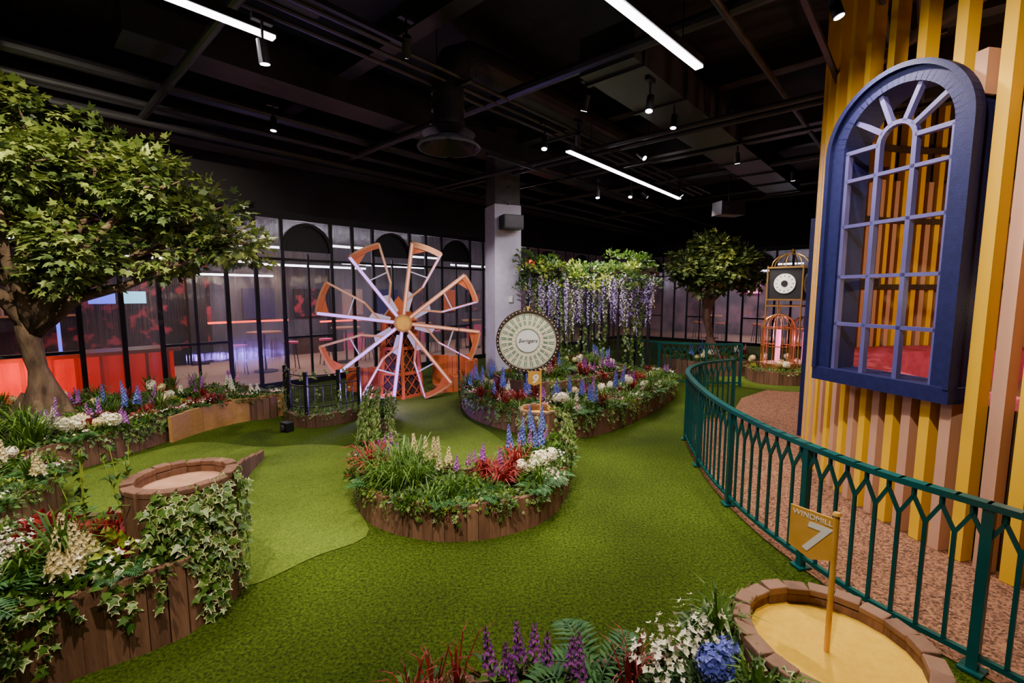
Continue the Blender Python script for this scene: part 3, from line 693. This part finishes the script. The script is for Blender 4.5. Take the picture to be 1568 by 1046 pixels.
def flag(c,z0,z1,fd,w,h,num,sub,s=1):
    root=empty('hole_marker_flag'); m=MB(); c=Vector((c[0],c[1],0)); fd=Vector((fd[0],fd[1],0)).normalized()
    cyl(m,c+Z*z0,c+Z*z1,.011*s,.011*s,12,'gold'); cyl(m,c+Z*z1,c+Z*(z1+.012),.017*s,.012*s,12,'gold')
    t=z1-.02; n=fd.cross(Z)*.004
    ol=[c+fd*.005+Z*t,c+fd*w+Z*(t+0.0),c+fd*w+Z*(t-h*.85),c+fd*w*.5+Z*(t-h),c+fd*.005+Z*(t-h*.85)]
    vs=[p+n for p in ol]+[p-n for p in ol]
    m.add(vs,[(0,1,2,3,4),(9,8,7,6,5)]+[(i,i+5,(i+1)%5+5,(i+1)%5) for i in range(5)],'gold'); m.build('pole_and_plate',root)
    x=-fd; nn=x.cross(Z)
    text(num,h*.85,frame(c+fd*w*.5+Z*(t-h*.56)+nn*.006,x),'white',root,shear=.25,off=.004)
    if sub: text(sub,h*.15,frame(c+fd*w*.5+Z*(t-h*.12)+nn*.006,x),'white',root)
flag((1.37,1.84),.44,1.07,(-.55,.83),.18,.22,'7','WINDMILL')
flag((.34,5.35),.56,1.1,(-1,.1),.15,.17,'9','',.9)
pF=[(-.75,1.4),(-.45,1.7),(.1,1.82),(.6,1.88),(.98,1.98),(1.02,1.5),(.9,1.1),(.2,.95),(-.5,1.05)]
root,path=planter('near_flower_planter',pF,.38,6,[(1,k_bush('leaf_b',.1,60,.05))],iv=pF[1:5],ivn=14,drop=.12,base=30,size=.055)
f=MB()
def at(x,y,fn,z=.36): fn(f,V(x,y,z))
for x,y in ((.02,1.66),(.12,1.70),(.22,1.66),(-.02,1.62)): at(x,y,k_spike('fl_purple',.32,.024,2,.05))
for x,y in ((.32,1.66),(.40,1.66)): at(x,y,k_fern(.34,1.0))
for x,y in ((-.3,1.6),(-.22,1.65),(-.38,1.58),(.5,1.72),(.46,1.66)): at(x,y,k_tuft('leaf_red',.26,22,.004,.5))
for x,y in ((.62,1.74),(.7,1.8),(.85,1.9),(.58,1.68)): at(x,y,k_small('fl_white',.26,50))
at(.82,1.7,lambda m,p:[hyd(m,p+V(0,0,.15),.07,'fl_blue',110),hyd(m,p+V(.1,.1,.13),.05,'fl_blue',70),bush(m,p,.16,70,'leaf_b',.08)])
for x,y in ((.93,1.97),(.9,1.82),(.98,2.05)): at(x,y,k_bush('leaf_b',.12,60,.07))
f.build('feature_flowers',root)

# ------------------------------------------------------------------ wheel of prizes
wr=empty('prize_wheel'); m=MB(); wc=V(.25,7.25,1.25); nx=V(1,0.03,0).normalized(); nn=nx.cross(Z)
def ringpt(c,x,r,a,off=0): return c+x*(r*math.cos(a))+Z*(r*math.sin(a))+x.cross(Z)*off
cyl(m,wc-nn*.02,wc+nn*.02,.46,.46,64,'cream')
for i in range(64):
    a,b=2*math.pi*i/64,2*math.pi*(i+1)/64
    beam(m,ringpt(wc,nx,.48,a),ringpt(wc,nx,.48,b),.09,.05,'dark_brown',side=nn)
for i in range(48):
    octa(m,ringpt(wc,nx,.48,2*math.pi*i/48,.055),.012,'cream')
for i in range(24):
    a=2*math.pi*i/24
    beam(m,ringpt(wc,nx,.20,a,.022),ringpt(wc,nx,.445,a,.022),.002,.003,'gold',side=nn)
    a2=a+math.pi/24+.05
    for k,(r0,r1) in enumerate(((.25,.32),(.335,.425))):
        for da in (-.055,.015):
            beam(m,ringpt(wc,nx,r0,a2+da,.0225),ringpt(wc,nx,r1,a2+da,.0225),.002,.010,'green_ink',side=nn)
for r in (.195,.183,.44):
    for i in range(48):
        a,b=2*math.pi*i/48,2*math.pi*(i+1)/48; beam(m,ringpt(wc,nx,r,a,.023),ringpt(wc,nx,r,b,.023),.003,.004,'green_ink',side=nn)
cyl(m,wc+nn*.02,wc+nn*.0215,.18,.18,48,'white')
beam(m,wc-nn*.08+Z*-.9,wc-nn*.08+Z*.1,.1,.06,'dark_brown',side=nx); beam(m,wc-nn*.08,wc,.06,.06,'dark_brown')
leafp=wc+Z*.52+nn*.05; m.add([leafp-nx*.03+Z*.03,leafp+nx*.03+Z*.03,leafp-Z*.05],[(0,2,1)],'gold')
m.build('wheel_body',wr)
text('Swingers',.085,frame(wc+nn*.026,nx),'dark_brown',wr,shear=.4)

# ------------------------------------------------------------------ windmill obstacle
wm=empty('miniature_windmill'); hub=V(-2.0,8.35,1.46); al=math.radians(20); hx=V(math.cos(al),math.sin(al),0); hn=hx.cross(Z)
def hp(r,a,off=0): return hub+hx*(r*math.cos(a))+Z*(r*math.sin(a))+hn*off
m=MB(); R=1.47
for k in range(8):
    a=math.radians(82+45*k); w2=math.radians(22)
    led='violet_led' if k in (1,2,3,4) else 'warm_glow'
    beam(m,hp(.1,a),hp(R,a),.06,.065,'sail_frame',side=hn); beam(m,hp(.15,a,.034),hp(R-.02,a,.034),.012,.045 if k in (1,2,3,4) else .022,led,side=hn)
    b=a-w2
    beam(m,hp(.75,b),hp(R,b),.055,.04,'sail_frame',side=hn)
    beam(m,hp(.75,b,.032),hp(R-.03,b,.032),.01,.014,'violet_led' if k in (0,5,6,7) else 'sail_pale',side=hn)
    beam(m,hp(.75,b),hp(.42,a-.05),.045,.035,'sail_frame',side=hn)
    beam(m,hp(.95,b,.01),hp(.95,a,.01),.04,.02,'sail_white',side=hn)
    for j in range(5):
        p,q=a-w2*j/5,a-w2*(j+1)/5
        beam(m,hp(R,p),hp(R,q),.06,.035,'sail_frame',side=hn)
        beam(m,hp(R-.05,p,.012),hp(R-.05,q,.012),.03,.07,'terracotta' if k!=0 else 'sail_frame',side=hn)
    vs=[hp(R-.08,a,.012),hp(R-.22,a,.012),hp(R-.09,a-w2*.5,.012)]
    m.add(vs,[(0,1,2)],'terracotta')
    ol=[(.22,a-.03),(.60,a-.04),(.56,a-.24),(.24,a-.36)]
    vs=[hp(r,t,.02) for r,t in ol]+[hp(r,t,.0) for r,t in ol]
    m.add(vs,[(0,1,2,3),(7,6,5,4),(0,4,5,1),(1,5,6,2),(2,6,7,3),(3,7,4,0)],'sail_white')
cyl(m,hub-hn*.06,hub+hn*.08,.17,.17,8,'tan_wood'); cyl(m,hub+hn*.08,hub+hn*.095,.13,.13,8,'gold'); cyl(m,hub-hn*.06,hub-hn*.6,.05,.05,10,'black_metal')
m.build('sails',wm)
t=MB(); tcx=hub-hn*.62
def hexp(r,i,z): 
    a=math.pi/3*i+al+math.pi/6; return V(tcx.x+r*math.cos(a),tcx.y+r*math.sin(a),z)
for i in range(6):
    for (r0,z0,r1,z1) in ((.46,0,.33,1.45),):
        beam(t,hexp(r0,i,z0),hexp(r1,i,z1),.06,.06,'terracotta')
        for f_ in (0.02,.33,.66,1):
            rr=r0+(r1-r0)*f_; zz=z0+(z1-z0)*f_; beam(t,hexp(rr,i,zz),hexp(rr,i+1,zz),.05,.06,'terracotta')
        for g_ in range(6):
            f0,f1=g_/6,(g_+1)/6; ra,rb=r0+(r1-r0)*f0,r0+(r1-r0)*f1; za,zb=1.45*f0,1.45*f1
            A0,A1,B0,B1=hexp(ra-.02,i,za),hexp(ra-.02,i+1,za),hexp(rb-.02,i,zb),hexp(rb-.02,i+1,zb)
            M0=(A0+A1)/2; M1=(B0+B1)/2
            for p,q in ((A0,M1),(M0,B1),(A1,M1),(M0,B0)): beam(t,p,q,.015,.015,'terracotta')
    t.add([hexp(.39,i,.05),hexp(.39,i+1,.05),hexp(.28,i+1,1.42),hexp(.28,i,1.42)],[(0,1,2,3)],'dark_brown')
    t.add([hexp(.4,i,1.48),hexp(.4,i+1,1.48),V(tcx.x,tcx.y,1.95)],[(0,1,2)],'terracotta')
t.build('lattice_tower',wm)
s2=MB(); q=V(-1.5,9.25,0)
for i in range(3): vbox(s2,(q.x+.16*i,q.y+.05*i),.16,.4,0,.12+.1*i,'terracotta',al)
s2.build('timber_steps')
w=MB(); staves(w,spline(v2([(-.95,9.3),(-.75,9.7),(-1.0,10.1)]),False,.1),.6,False,m='terracotta'); staves(w,spline(v2([(-1.75,10.0),(-1.3,9.85),(-.9,10.1)]),False,.1),.66,False,m='terracotta'); staves(w,spline(v2([(-3.4,9.3),(-3.05,9.15),(-2.7,9.4)]),False,.1),.5,False,m='terracotta'); w.build('curved_terracotta_screen')
bf=empty('low_black_fence'); m=MB(); q=spline(v2([(-3.7,7.35),(-3.45,6.95),(-3.1,6.7),(-2.75,6.85),(-2.45,7.2)]),False,.12)
staves(m,q,.18,False,th=.1,gap=-.004)
for i in range(len(q)-1):
    for z in (.78,.62,.3): beam(m,q[i]+Z*z,q[i+1]+Z*z,.02,.015,'black_metal')
    if i%4==0: vbox(m,(q[i].x,q[i].y),.05,.05,0,.84,'black_metal')
    else:
        beam(m,q[i]+Z*.18,q[i]+Z*.62,.006,.006,'black_metal')
    for z in (.38,.46,.54): beam(m,q[i]+Z*z,q[i+1]+Z*z,.005,.005,'black_metal')
vbox(m,(q[-1].x,q[-1].y),.05,.05,0,.84,'black_metal'); m.build('rails',bf)
g=MB(); ivy(g,q,.55,.45,16,1,.045); ivy(g,q,.22,.15,60,1,.045); ivy(g,q,.8,.1,14,1,.045); g.build('ivy',bf)
sb=MB(); vbox(sb,(-3.28,6.5),.16,.12,.0,.14,'black_metal',-.5); cyl(sb,V(-3.31,6.43,.07),V(-3.32,6.41,.07),.045,.045,14,'duct_black'); sb.build('ground_speaker',None,bevel=.01)
m=MB()
q=spline(v2([(-1.0,8.6),(-1.1,9.2)]),False,.12)
for i in range(len(q)-1):
    for z in (.4,.9,1.4): beam(m,q[i]+Z*z,q[i+1]+Z*z,.015,.015,'black_metal')
    vbox(m,(q[i].x,q[i].y),.012,.012,0,1.42,'black_metal')
m.build('mesh_screen_fence')

# ------------------------------------------------------------------ pergola with wisteria
pg=empty('wisteria_pergola'); m=MB(); pa,pb=V(.35,9.75,0),V(2.95,9.9,0)
for t in (0,.25,.5,.75,1):
    p=pa.lerp(pb,t)
    for dy in (0,1.0): vbox(m,(p.x,p.y+dy),.05,.05,0,2.45,'black_metal'); 
    beam(m,p+V(0,-.25,2.5),p+V(0,1.25,2.5),.05,.08,'dark_brown')
for dy in (0,1.0): beam(m,pa+V(-.2,dy,2.42),pb+V(.2,dy,2.42),.06,.1,'dark_brown')
for z in (.6,1.0,1.4,1.8): beam(m,pa+Z*z,pb+Z*z,.012,.012,'black_metal')
for i in range(22): p=pa.lerp(pb,i/21); beam(m,p,p+Z*2.4,.01,.01,'black_metal')
m.build('frame',pg)
f=MB()
for _ in range(230):
    p=pa.lerp(pb,U(-.06,1.04))+V(0,U(-.35,.6),2.34+U(-.3,.26)); bush(f,p,.17,20,random.choice(['leaf_a','leaf_lime','leaf_b','leaf_a']),.09,.6)
for _ in range(10):
    p=pa.lerp(pb,random.choice([U(-.04,.3),U(.6,1.0)]))+V(0,U(-.2,.3),2.62+U(0,.14)); bush(f,p,.2,50,'leaf_a',.09,.8)
for _ in range(165):
    p=pa.lerp(pb,U(-.02,1.05))+V(0,U(-.4,.5),2.36+U(-.15,.05)); L=U(.3,1.15); n=int(L*46); m_=random.choice(['fl_lilac','fl_white','fl_lilac','fl_lilac'])
    for i in range(n):
        t=i/n; v=rv(); floret(f,p-Z*(L*t)+V(v.x,v.y,0)*(.05*(1-t*.7)),(v-Z*.3).normalized(),.022,m_)
for _ in range(30):
    p=pa.lerp(pb,U(0,1))+V(0,U(-.2,.2),0); x=0
    for i in range(38):
        x+=U(-.03,.03); ivyleaf(f,p+V(x,U(-.03,.03),2.3-i*.05),(rv()-Z).normalized(),(V(0,-1,.2)+rv()*.5).normalized(),.07,.3)
f.build('wisteria_blossom',pg)

# ------------------------------------------------------------------ trees
def tree(name,base,fork,clumps,nleaf,ls,tr,mats):
    root=empty(name); m=MB(); b=Vector(base); f=Vector(fork)
    pts=[]; rad=[]
    for k in range(9):
        t=k/8; pts.append(b.lerp(f,t)+V(math.sin(t*5)*.04,math.cos(t*4)*.03,0)); rad.append(tr*(1.45-1.0*min(1,t*2.2)+.35*max(0,t*2.2-1)*.4))
    tube(m,pts,rad,14,'bark',.08)
    for i in range(5):
        a=i*1.26+.3; o=V(math.cos(a),math.sin(a),0); tube(m,[b+o*tr*.4+Z*.35,b+o*tr*1.2+Z*.1,b+o*tr*1.9-Z*.03],[tr*.5,tr*.38,tr*.15],8,'bark',.05)
    for c in clumps:
        c0=Vector(c[:3]); r=c[3]; mid1=f.lerp(c0,.45)+V(U(-.12,.12),U(-.12,.12),U(-.15,.05))
        tube(m,[f-Z*.2,f.lerp(mid1,.5)+Z*.05,mid1,c0],[tr*.5,tr*.34,tr*.24,tr*.1],9,'bark',.06)
        for _ in range(7):
            v=rv(); v.z=v.z*.6+.1; e=c0+v*r*.85; tube(m,[mid1.lerp(c0,U(.3,1)),c0.lerp(e,.5)+rv()*.06,e],[tr*.11,tr*.07,tr*.03],5,'bark')
    m.build('trunk_and_branches',root,smooth=True)
    g=MB(); tot=sum(c[3]**2 for c in clumps)
    for c in clumps:
        c0=Vector(c[:3]); r=c[3]; n=int(nleaf*r*r/tot)
        for _ in range(max(8,n//16)):
            v=rv(); s0=c0+V(v.x*r,v.y*r,v.z*r*.8)*U(.5,1.1); mm=random.choice(mats)
            for _k in range(16):
                w_=rv(); q=s0+V(w_.x,w_.y,w_.z*.5)*U(.03,.2)*(ls/.11)
                d=(v*.6+w_*.7-Z*.35).normalized(); nn=(Z*1.1+rv()*.6+v*.3).normalized(); nn=(nn-d*nn.dot(d)).normalized()
                place(g,LOBE,q,d,nn,ls*U(.65,1.25),mm,.2)
    g.build('leaves',root)
T1=[(-6.2,6.0,3.95,.8),(-5.15,6.0,3.55,.72),(-4.2,6.1,2.98,.6),(-6.0,5.9,2.8,.68),(-4.75,6.2,2.62,.55),(-3.62,6.1,2.68,.42),(-6.85,5.7,3.4,.8),(-5.7,5.2,3.45,.62),(-5.2,6.8,3.3,.7),(-6.8,5.2,2.75,.55),(-6.5,5.4,4.2,.65),(-4.4,5.7,3.3,.45),(-5.3,5.6,2.6,.45),(-5.6,5.8,2.35,.4)]
tree('oak_tree',(-6.4,6.1,.28),(-6.3,6.0,1.7),T1,13500,.112,.22,['leaf_tree','leaf_tree','leaf_tree_shade'])
T2=[(4.6,12,2.75,.55),(5.75,12,2.8,.58),(5.2,12,3.1,.55),(4.95,11.8,2.35,.5),(6.05,12,2.45,.5),(5.3,12.6,2.8,.65),(5.4,11.5,2.6,.45)]
tree('oak_tree',(5.25,12,.3),(5.1,12,1.6),T2,6000,.13,.17,['leaf_tree','leaf_tree_shade','leaf_tree_shade'])  # mostly shade-toned leaves, so the dimness sits in the leaf colour
pT=[(4.2,11.3),(5.2,10.9),(6.2,11.2),(6.6,12.2),(6,13),(4.8,13),(4.1,12.3)]
planter('tree_flower_planter',pT,.35,20,HB,iv=None,base=50)

# ------------------------------------------------------------------ clock and birdcages
pK=[(5.5,10.0),(6.2,9.75),(7.0,9.95),(7.5,10.6),(7.2,11.2),(6.3,11.3),(5.6,10.8)]
planter('round_flower_planter',pK,.3,22,[(2,k_hyd('fl_white',.07)),(1,k_small('fl_pink')),(1,k_hyd('fl_cream',.06)),(1,k_bush('leaf_lime'))],iv=pK[0:4],ivn=20,drop=.1,base=40,rim=20)
gk=MB(); polyfill(gk,spline(v2([(4.9,9.7),(6.0,9.1),(7.6,9.5),(8,11),(6.5,11.7),(5,11)]),True,.2),.009,'turf_light'); gk.build('putting_green')
ck=empty('birdcage_clock'); m=MB(); kc=V(6.35,10.5,0)
def cage(m,c,r,z0,z1,n=14,mt='brass'):
    for i in range(n):
        a=2*math.pi*i/n; o=V(math.cos(a),math.sin(a),0)
        pts=[c+o*r+Z*z0,c+o*r+Z*z1]+[c+o*(r*math.cos(t))+Z*(z1+r*.95*math.sin(t)) for t in (.35,.7,1.05,1.35,1.55)]
        tube(m,pts,.009,5,mt)
    for z in (z0,(z0+z1)/2,z1):
        tube(m,[c+V(r*math.cos(t*.2618),r*math.sin(t*.2618),z) for t in range(25)],.014,5,mt)
    cyl(m,c+Z*(z1+r*.93),c+Z*(z1+r*.93+.12),.015,.015,8,mt); octa(m,c+Z*(z1+r*.93+.14),.035,mt)
cage(m,V(6.05,10.35,0),.33,.42,1.22); cage(m,V(6.8,10.6,0),.28,.42,1.2); 
cyl(m,V(6.05,10.35,.25),V(6.05,10.35,.43),.34,.34,20,'brass'); cyl(m,V(6.8,10.6,.25),V(6.8,10.6,.43),.29,.29,20,'brass')
cyl(m,V(6.05,10.35,.43),V(6.05,10.35,1.2),.06,.06,12,'neon_pink'); cyl(m,V(6.8,10.6,.43),V(6.8,10.6,1.1),.04,.04,12,'neon_pink')
m.build('birdcages',ck)
m=MB(); s_=.36
for dx in (-s_,s_):
    for dy in (-s_,s_):
        cyl(m,V(dx,dy,.25),V(dx,dy,2.62),.018,.018,8,'brass')
for z in (1.72,1.86,2.58): 
    for a,b in (((-s_,-s_),(s_,-s_)),((s_,-s_),(s_,s_)),((s_,s_),(-s_,s_)),((-s_,s_),(-s_,-s_))): beam(m,V(a[0],a[1],z),V(b[0],b[1],z),.035,.035,'brass')
vbox(m,(0,0),.68,.68,1.88,2.56,'black_metal')
for sd in (V(0,-1,0),V(1,0,0),V(0,1,0),V(-1,0,0)):
    c=sd*.341+Z*2.22; cyl(m,c,c+sd*.02,.22,.22,32,'white'); cyl(m,c+sd*.02,c+sd*.03,.07,.07,16,'black_metal'); sx=sd.cross(Z)
    for i in range(12):
        a=i*math.pi/6; beam(m,c+sd*.022+sx*(.15*math.cos(a))+Z*(.15*math.sin(a)),c+sd*.022+sx*(.19*math.cos(a))+Z*(.19*math.sin(a)),.003,.012,'black_metal',side=sd)
for i in range(8):
    a=i*math.pi/4; r=s_*1.2 if i%2 else s_; tube(m,[V(r*math.cos(a)*math.cos(t),r*math.sin(a)*math.cos(t),2.6+.3*math.sin(t)) for t in (0,.4,.8,1.2,1.57)],.012,6,'brass')
octa(m,V(0,0,2.96),.05,'brass'); co_=m.build('clock_lantern',ck); co_.location=kc; co_.rotation_euler=(0,0,math.radians(-50))

# ------------------------------------------------------------------ big slatted windmill tower
tw=empty('windmill_tower_building'); TC=V(6.6,4.0,0); TR=3.3
wa,wb=V(3.03,4.40,0),V(3.30,3.36,0); wd=(wb-wa).normalized(); wn=V(wd.y,-wd.x,0)
if wn.x>0: wn=-wn
wm_=(wa+wb)/2; HW=(wb-wa).length/2; zs,ztop=1.24,3.78; zsp=ztop-HW
m=MB(); n=140
for i in range(n):
    a=2*math.pi*i/n; o=V(math.cos(a),math.sin(a),0); p=TC+o*TR; side=V(-o.y,o.x,0)
    mt='yellow_slat' if i%2 else 'pink_slat'
    rel=(p-wm_).dot(wd); near=o.x<-.5
    ztp=CH if i%2 else 3.7
    pcs=[(0.01,ztp)]
    if near and abs(rel)<HW+.03:
        zz=zsp+math.sqrt(max(0,HW*HW-min(HW,abs(rel))**2)); pcs=[(0.01,zs+.02)]
        if ztp>zz: pcs.append((zz-.04,ztp))
    for z0,z1 in pcs: beam(m,p+Z*z0,p+Z*z1,.078,.11,mt,side=side)
m.build('vertical_slats',tw)
b=MB(); K=72
for i in range(K):
    a0,a1=2*math.pi*i/K,2*math.pi*(i+1)/K
    P=lambda a,r,z: TC+V(math.cos(a)*r,math.sin(a)*r,z)
    b.add([P(a0,3.22,0.01),P(a1,3.22,.01),P(a1,3.22,1.18),P(a0,3.22,1.18)],[(0,1,2,3)],'dark_brown')  # backing given a dark colour to act as shade between the slats
    b.add([P(a0,3.2,1.18),P(a1,3.2,1.18),P(a1,2.6,1.18),P(a0,2.6,1.18)],[(0,1,2,3)],'pink_cushion')
    b.add([P(a0,2.6,1.18),P(a1,2.6,1.18),P(a1,2.6,.75),P(a0,2.6,.75)],[(0,1,2,3)],'pink_cushion')
    if math.cos(a0)>-.55: b.add([P(a0,3.40,1.0),P(a1,3.40,1.0),P(a1,3.40,CH),P(a0,3.40,CH)],[(0,1,2,3)],'dark_brown')  # added outer shell, keeps gaps between far slats dark and blocks light
    for z in (2.1,3.1,4.15): beam(b,P(a0,3.22,z),P(a1,3.22,z),.05,.08,'dark_brown') if not (abs((P(a0,3.22,0)-wm_).dot(wd))<HW and math.cos(a0)<-.5 and z<ztop) else None
    b.add([P(a0,2.6,.75),P(a1,2.6,.75),TC+Z*.75],[(0,1,2)],'int_floor')
b.build('shade_shells_and_bench',tw)
f=MB()
def wp_(u,z,off=0): return wm_+wd*u+Z*z+wn*off
def bar(u0,z0,u1,z1,w=.045,dp=.05,off=0.02,m_='navy_lit'): beam(f,wp_(u0,z0,off),wp_(u1,z1,off),dp,w,m_,side=wn)
fw=.115; dp=.30; oo=-.08
bar(-HW-.03,zs,HW+.03,zs,.12,dp+.06,oo,'navy')
for sg in (-1,1): bar(sg*(HW-fw/2),zs,sg*(HW-fw/2),zsp,fw,dp,oo,'navy')
pv=None
for k in range(33):
    t=math.pi*k/32; q=(math.cos(t)*(HW-fw/2),zsp+math.sin(t)*(HW-fw/2))
    if pv: bar(pv[0]+(pv[0]-q[0])*.1,pv[1]+(pv[1]-q[1])*.1,q[0],q[1],fw,dp,oo,'navy')
    pv=q
pv=None
for sg in (-1,1): bar(sg*(HW+.01),zs+.05,sg*(HW+.01),zsp,.04,.1,.06,'navy')
for k in range(33):
    t=math.pi*k/32; q=(math.cos(t)*(HW+.01),zsp+math.sin(t)*(HW+.01))
    if pv: bar(pv[0],pv[1],q[0],q[1],.04,.1,.06,'navy')
    pv=q
IW=HW-fw
for u in (-IW/3,IW/3): bar(u,zs+.05,u,zsp+.0,.035)
for z in (1.72,2.15,2.6,3.0): bar(-IW,z,IW,z,.03)
for sg in (-1,1): bar(sg*(IW-.015),zs+.05,sg*(IW-.015),zsp,.03)
pv=None
for k in range(13):
    t=math.pi*k/12; q=(math.cos(t)*IW/3,zsp+math.sin(t)*IW/3)
    if pv: bar(pv[0],pv[1],q[0],q[1],.035)
    pv=q
for t in (.0,.62,1.2,1.94,2.52,3.14): bar(math.cos(t)*IW/3,zsp+math.sin(t)*IW/3,math.cos(t)*IW,zsp+math.sin(t)*IW,.035)
f.build('arched_window_frame',tw)
j=MB(); vbox(j,(4.13,6.2),.11,.25,.01,3.0,'navy',.5); j.build('door_jamb',tw)
light('POINT','tower_interior_fill',(6.4,4.3,2.6),130,(1,.74,.44),size=.15,parent=tw)  # added point light for the slats seen through the window, no fixture
light('POINT','tower_interior_fill',(4.4,3.6,1.9),14,(1,.7,.5),size=.1,parent=tw)

# ------------------------------------------------------------------ world, camera
wd_=bpy.data.worlds.new('world'); bpy.context.scene.world=wd_; wd_.use_nodes=True
wd_.node_tree.nodes['Background'].inputs[0].default_value=(.05,.05,.07,1)
cam=bpy.data.cameras.new('camera'); cam.lens=16.07; cam.sensor_width=36; cam.clip_end=100; cam.clip_start=.05
co=bpy.data.objects.new('camera',cam); bpy.context.collection.objects.link(co); co.location=(0,0,2.0); co.rotation_euler=(math.radians(84),0,0)
bpy.context.scene.camera=co
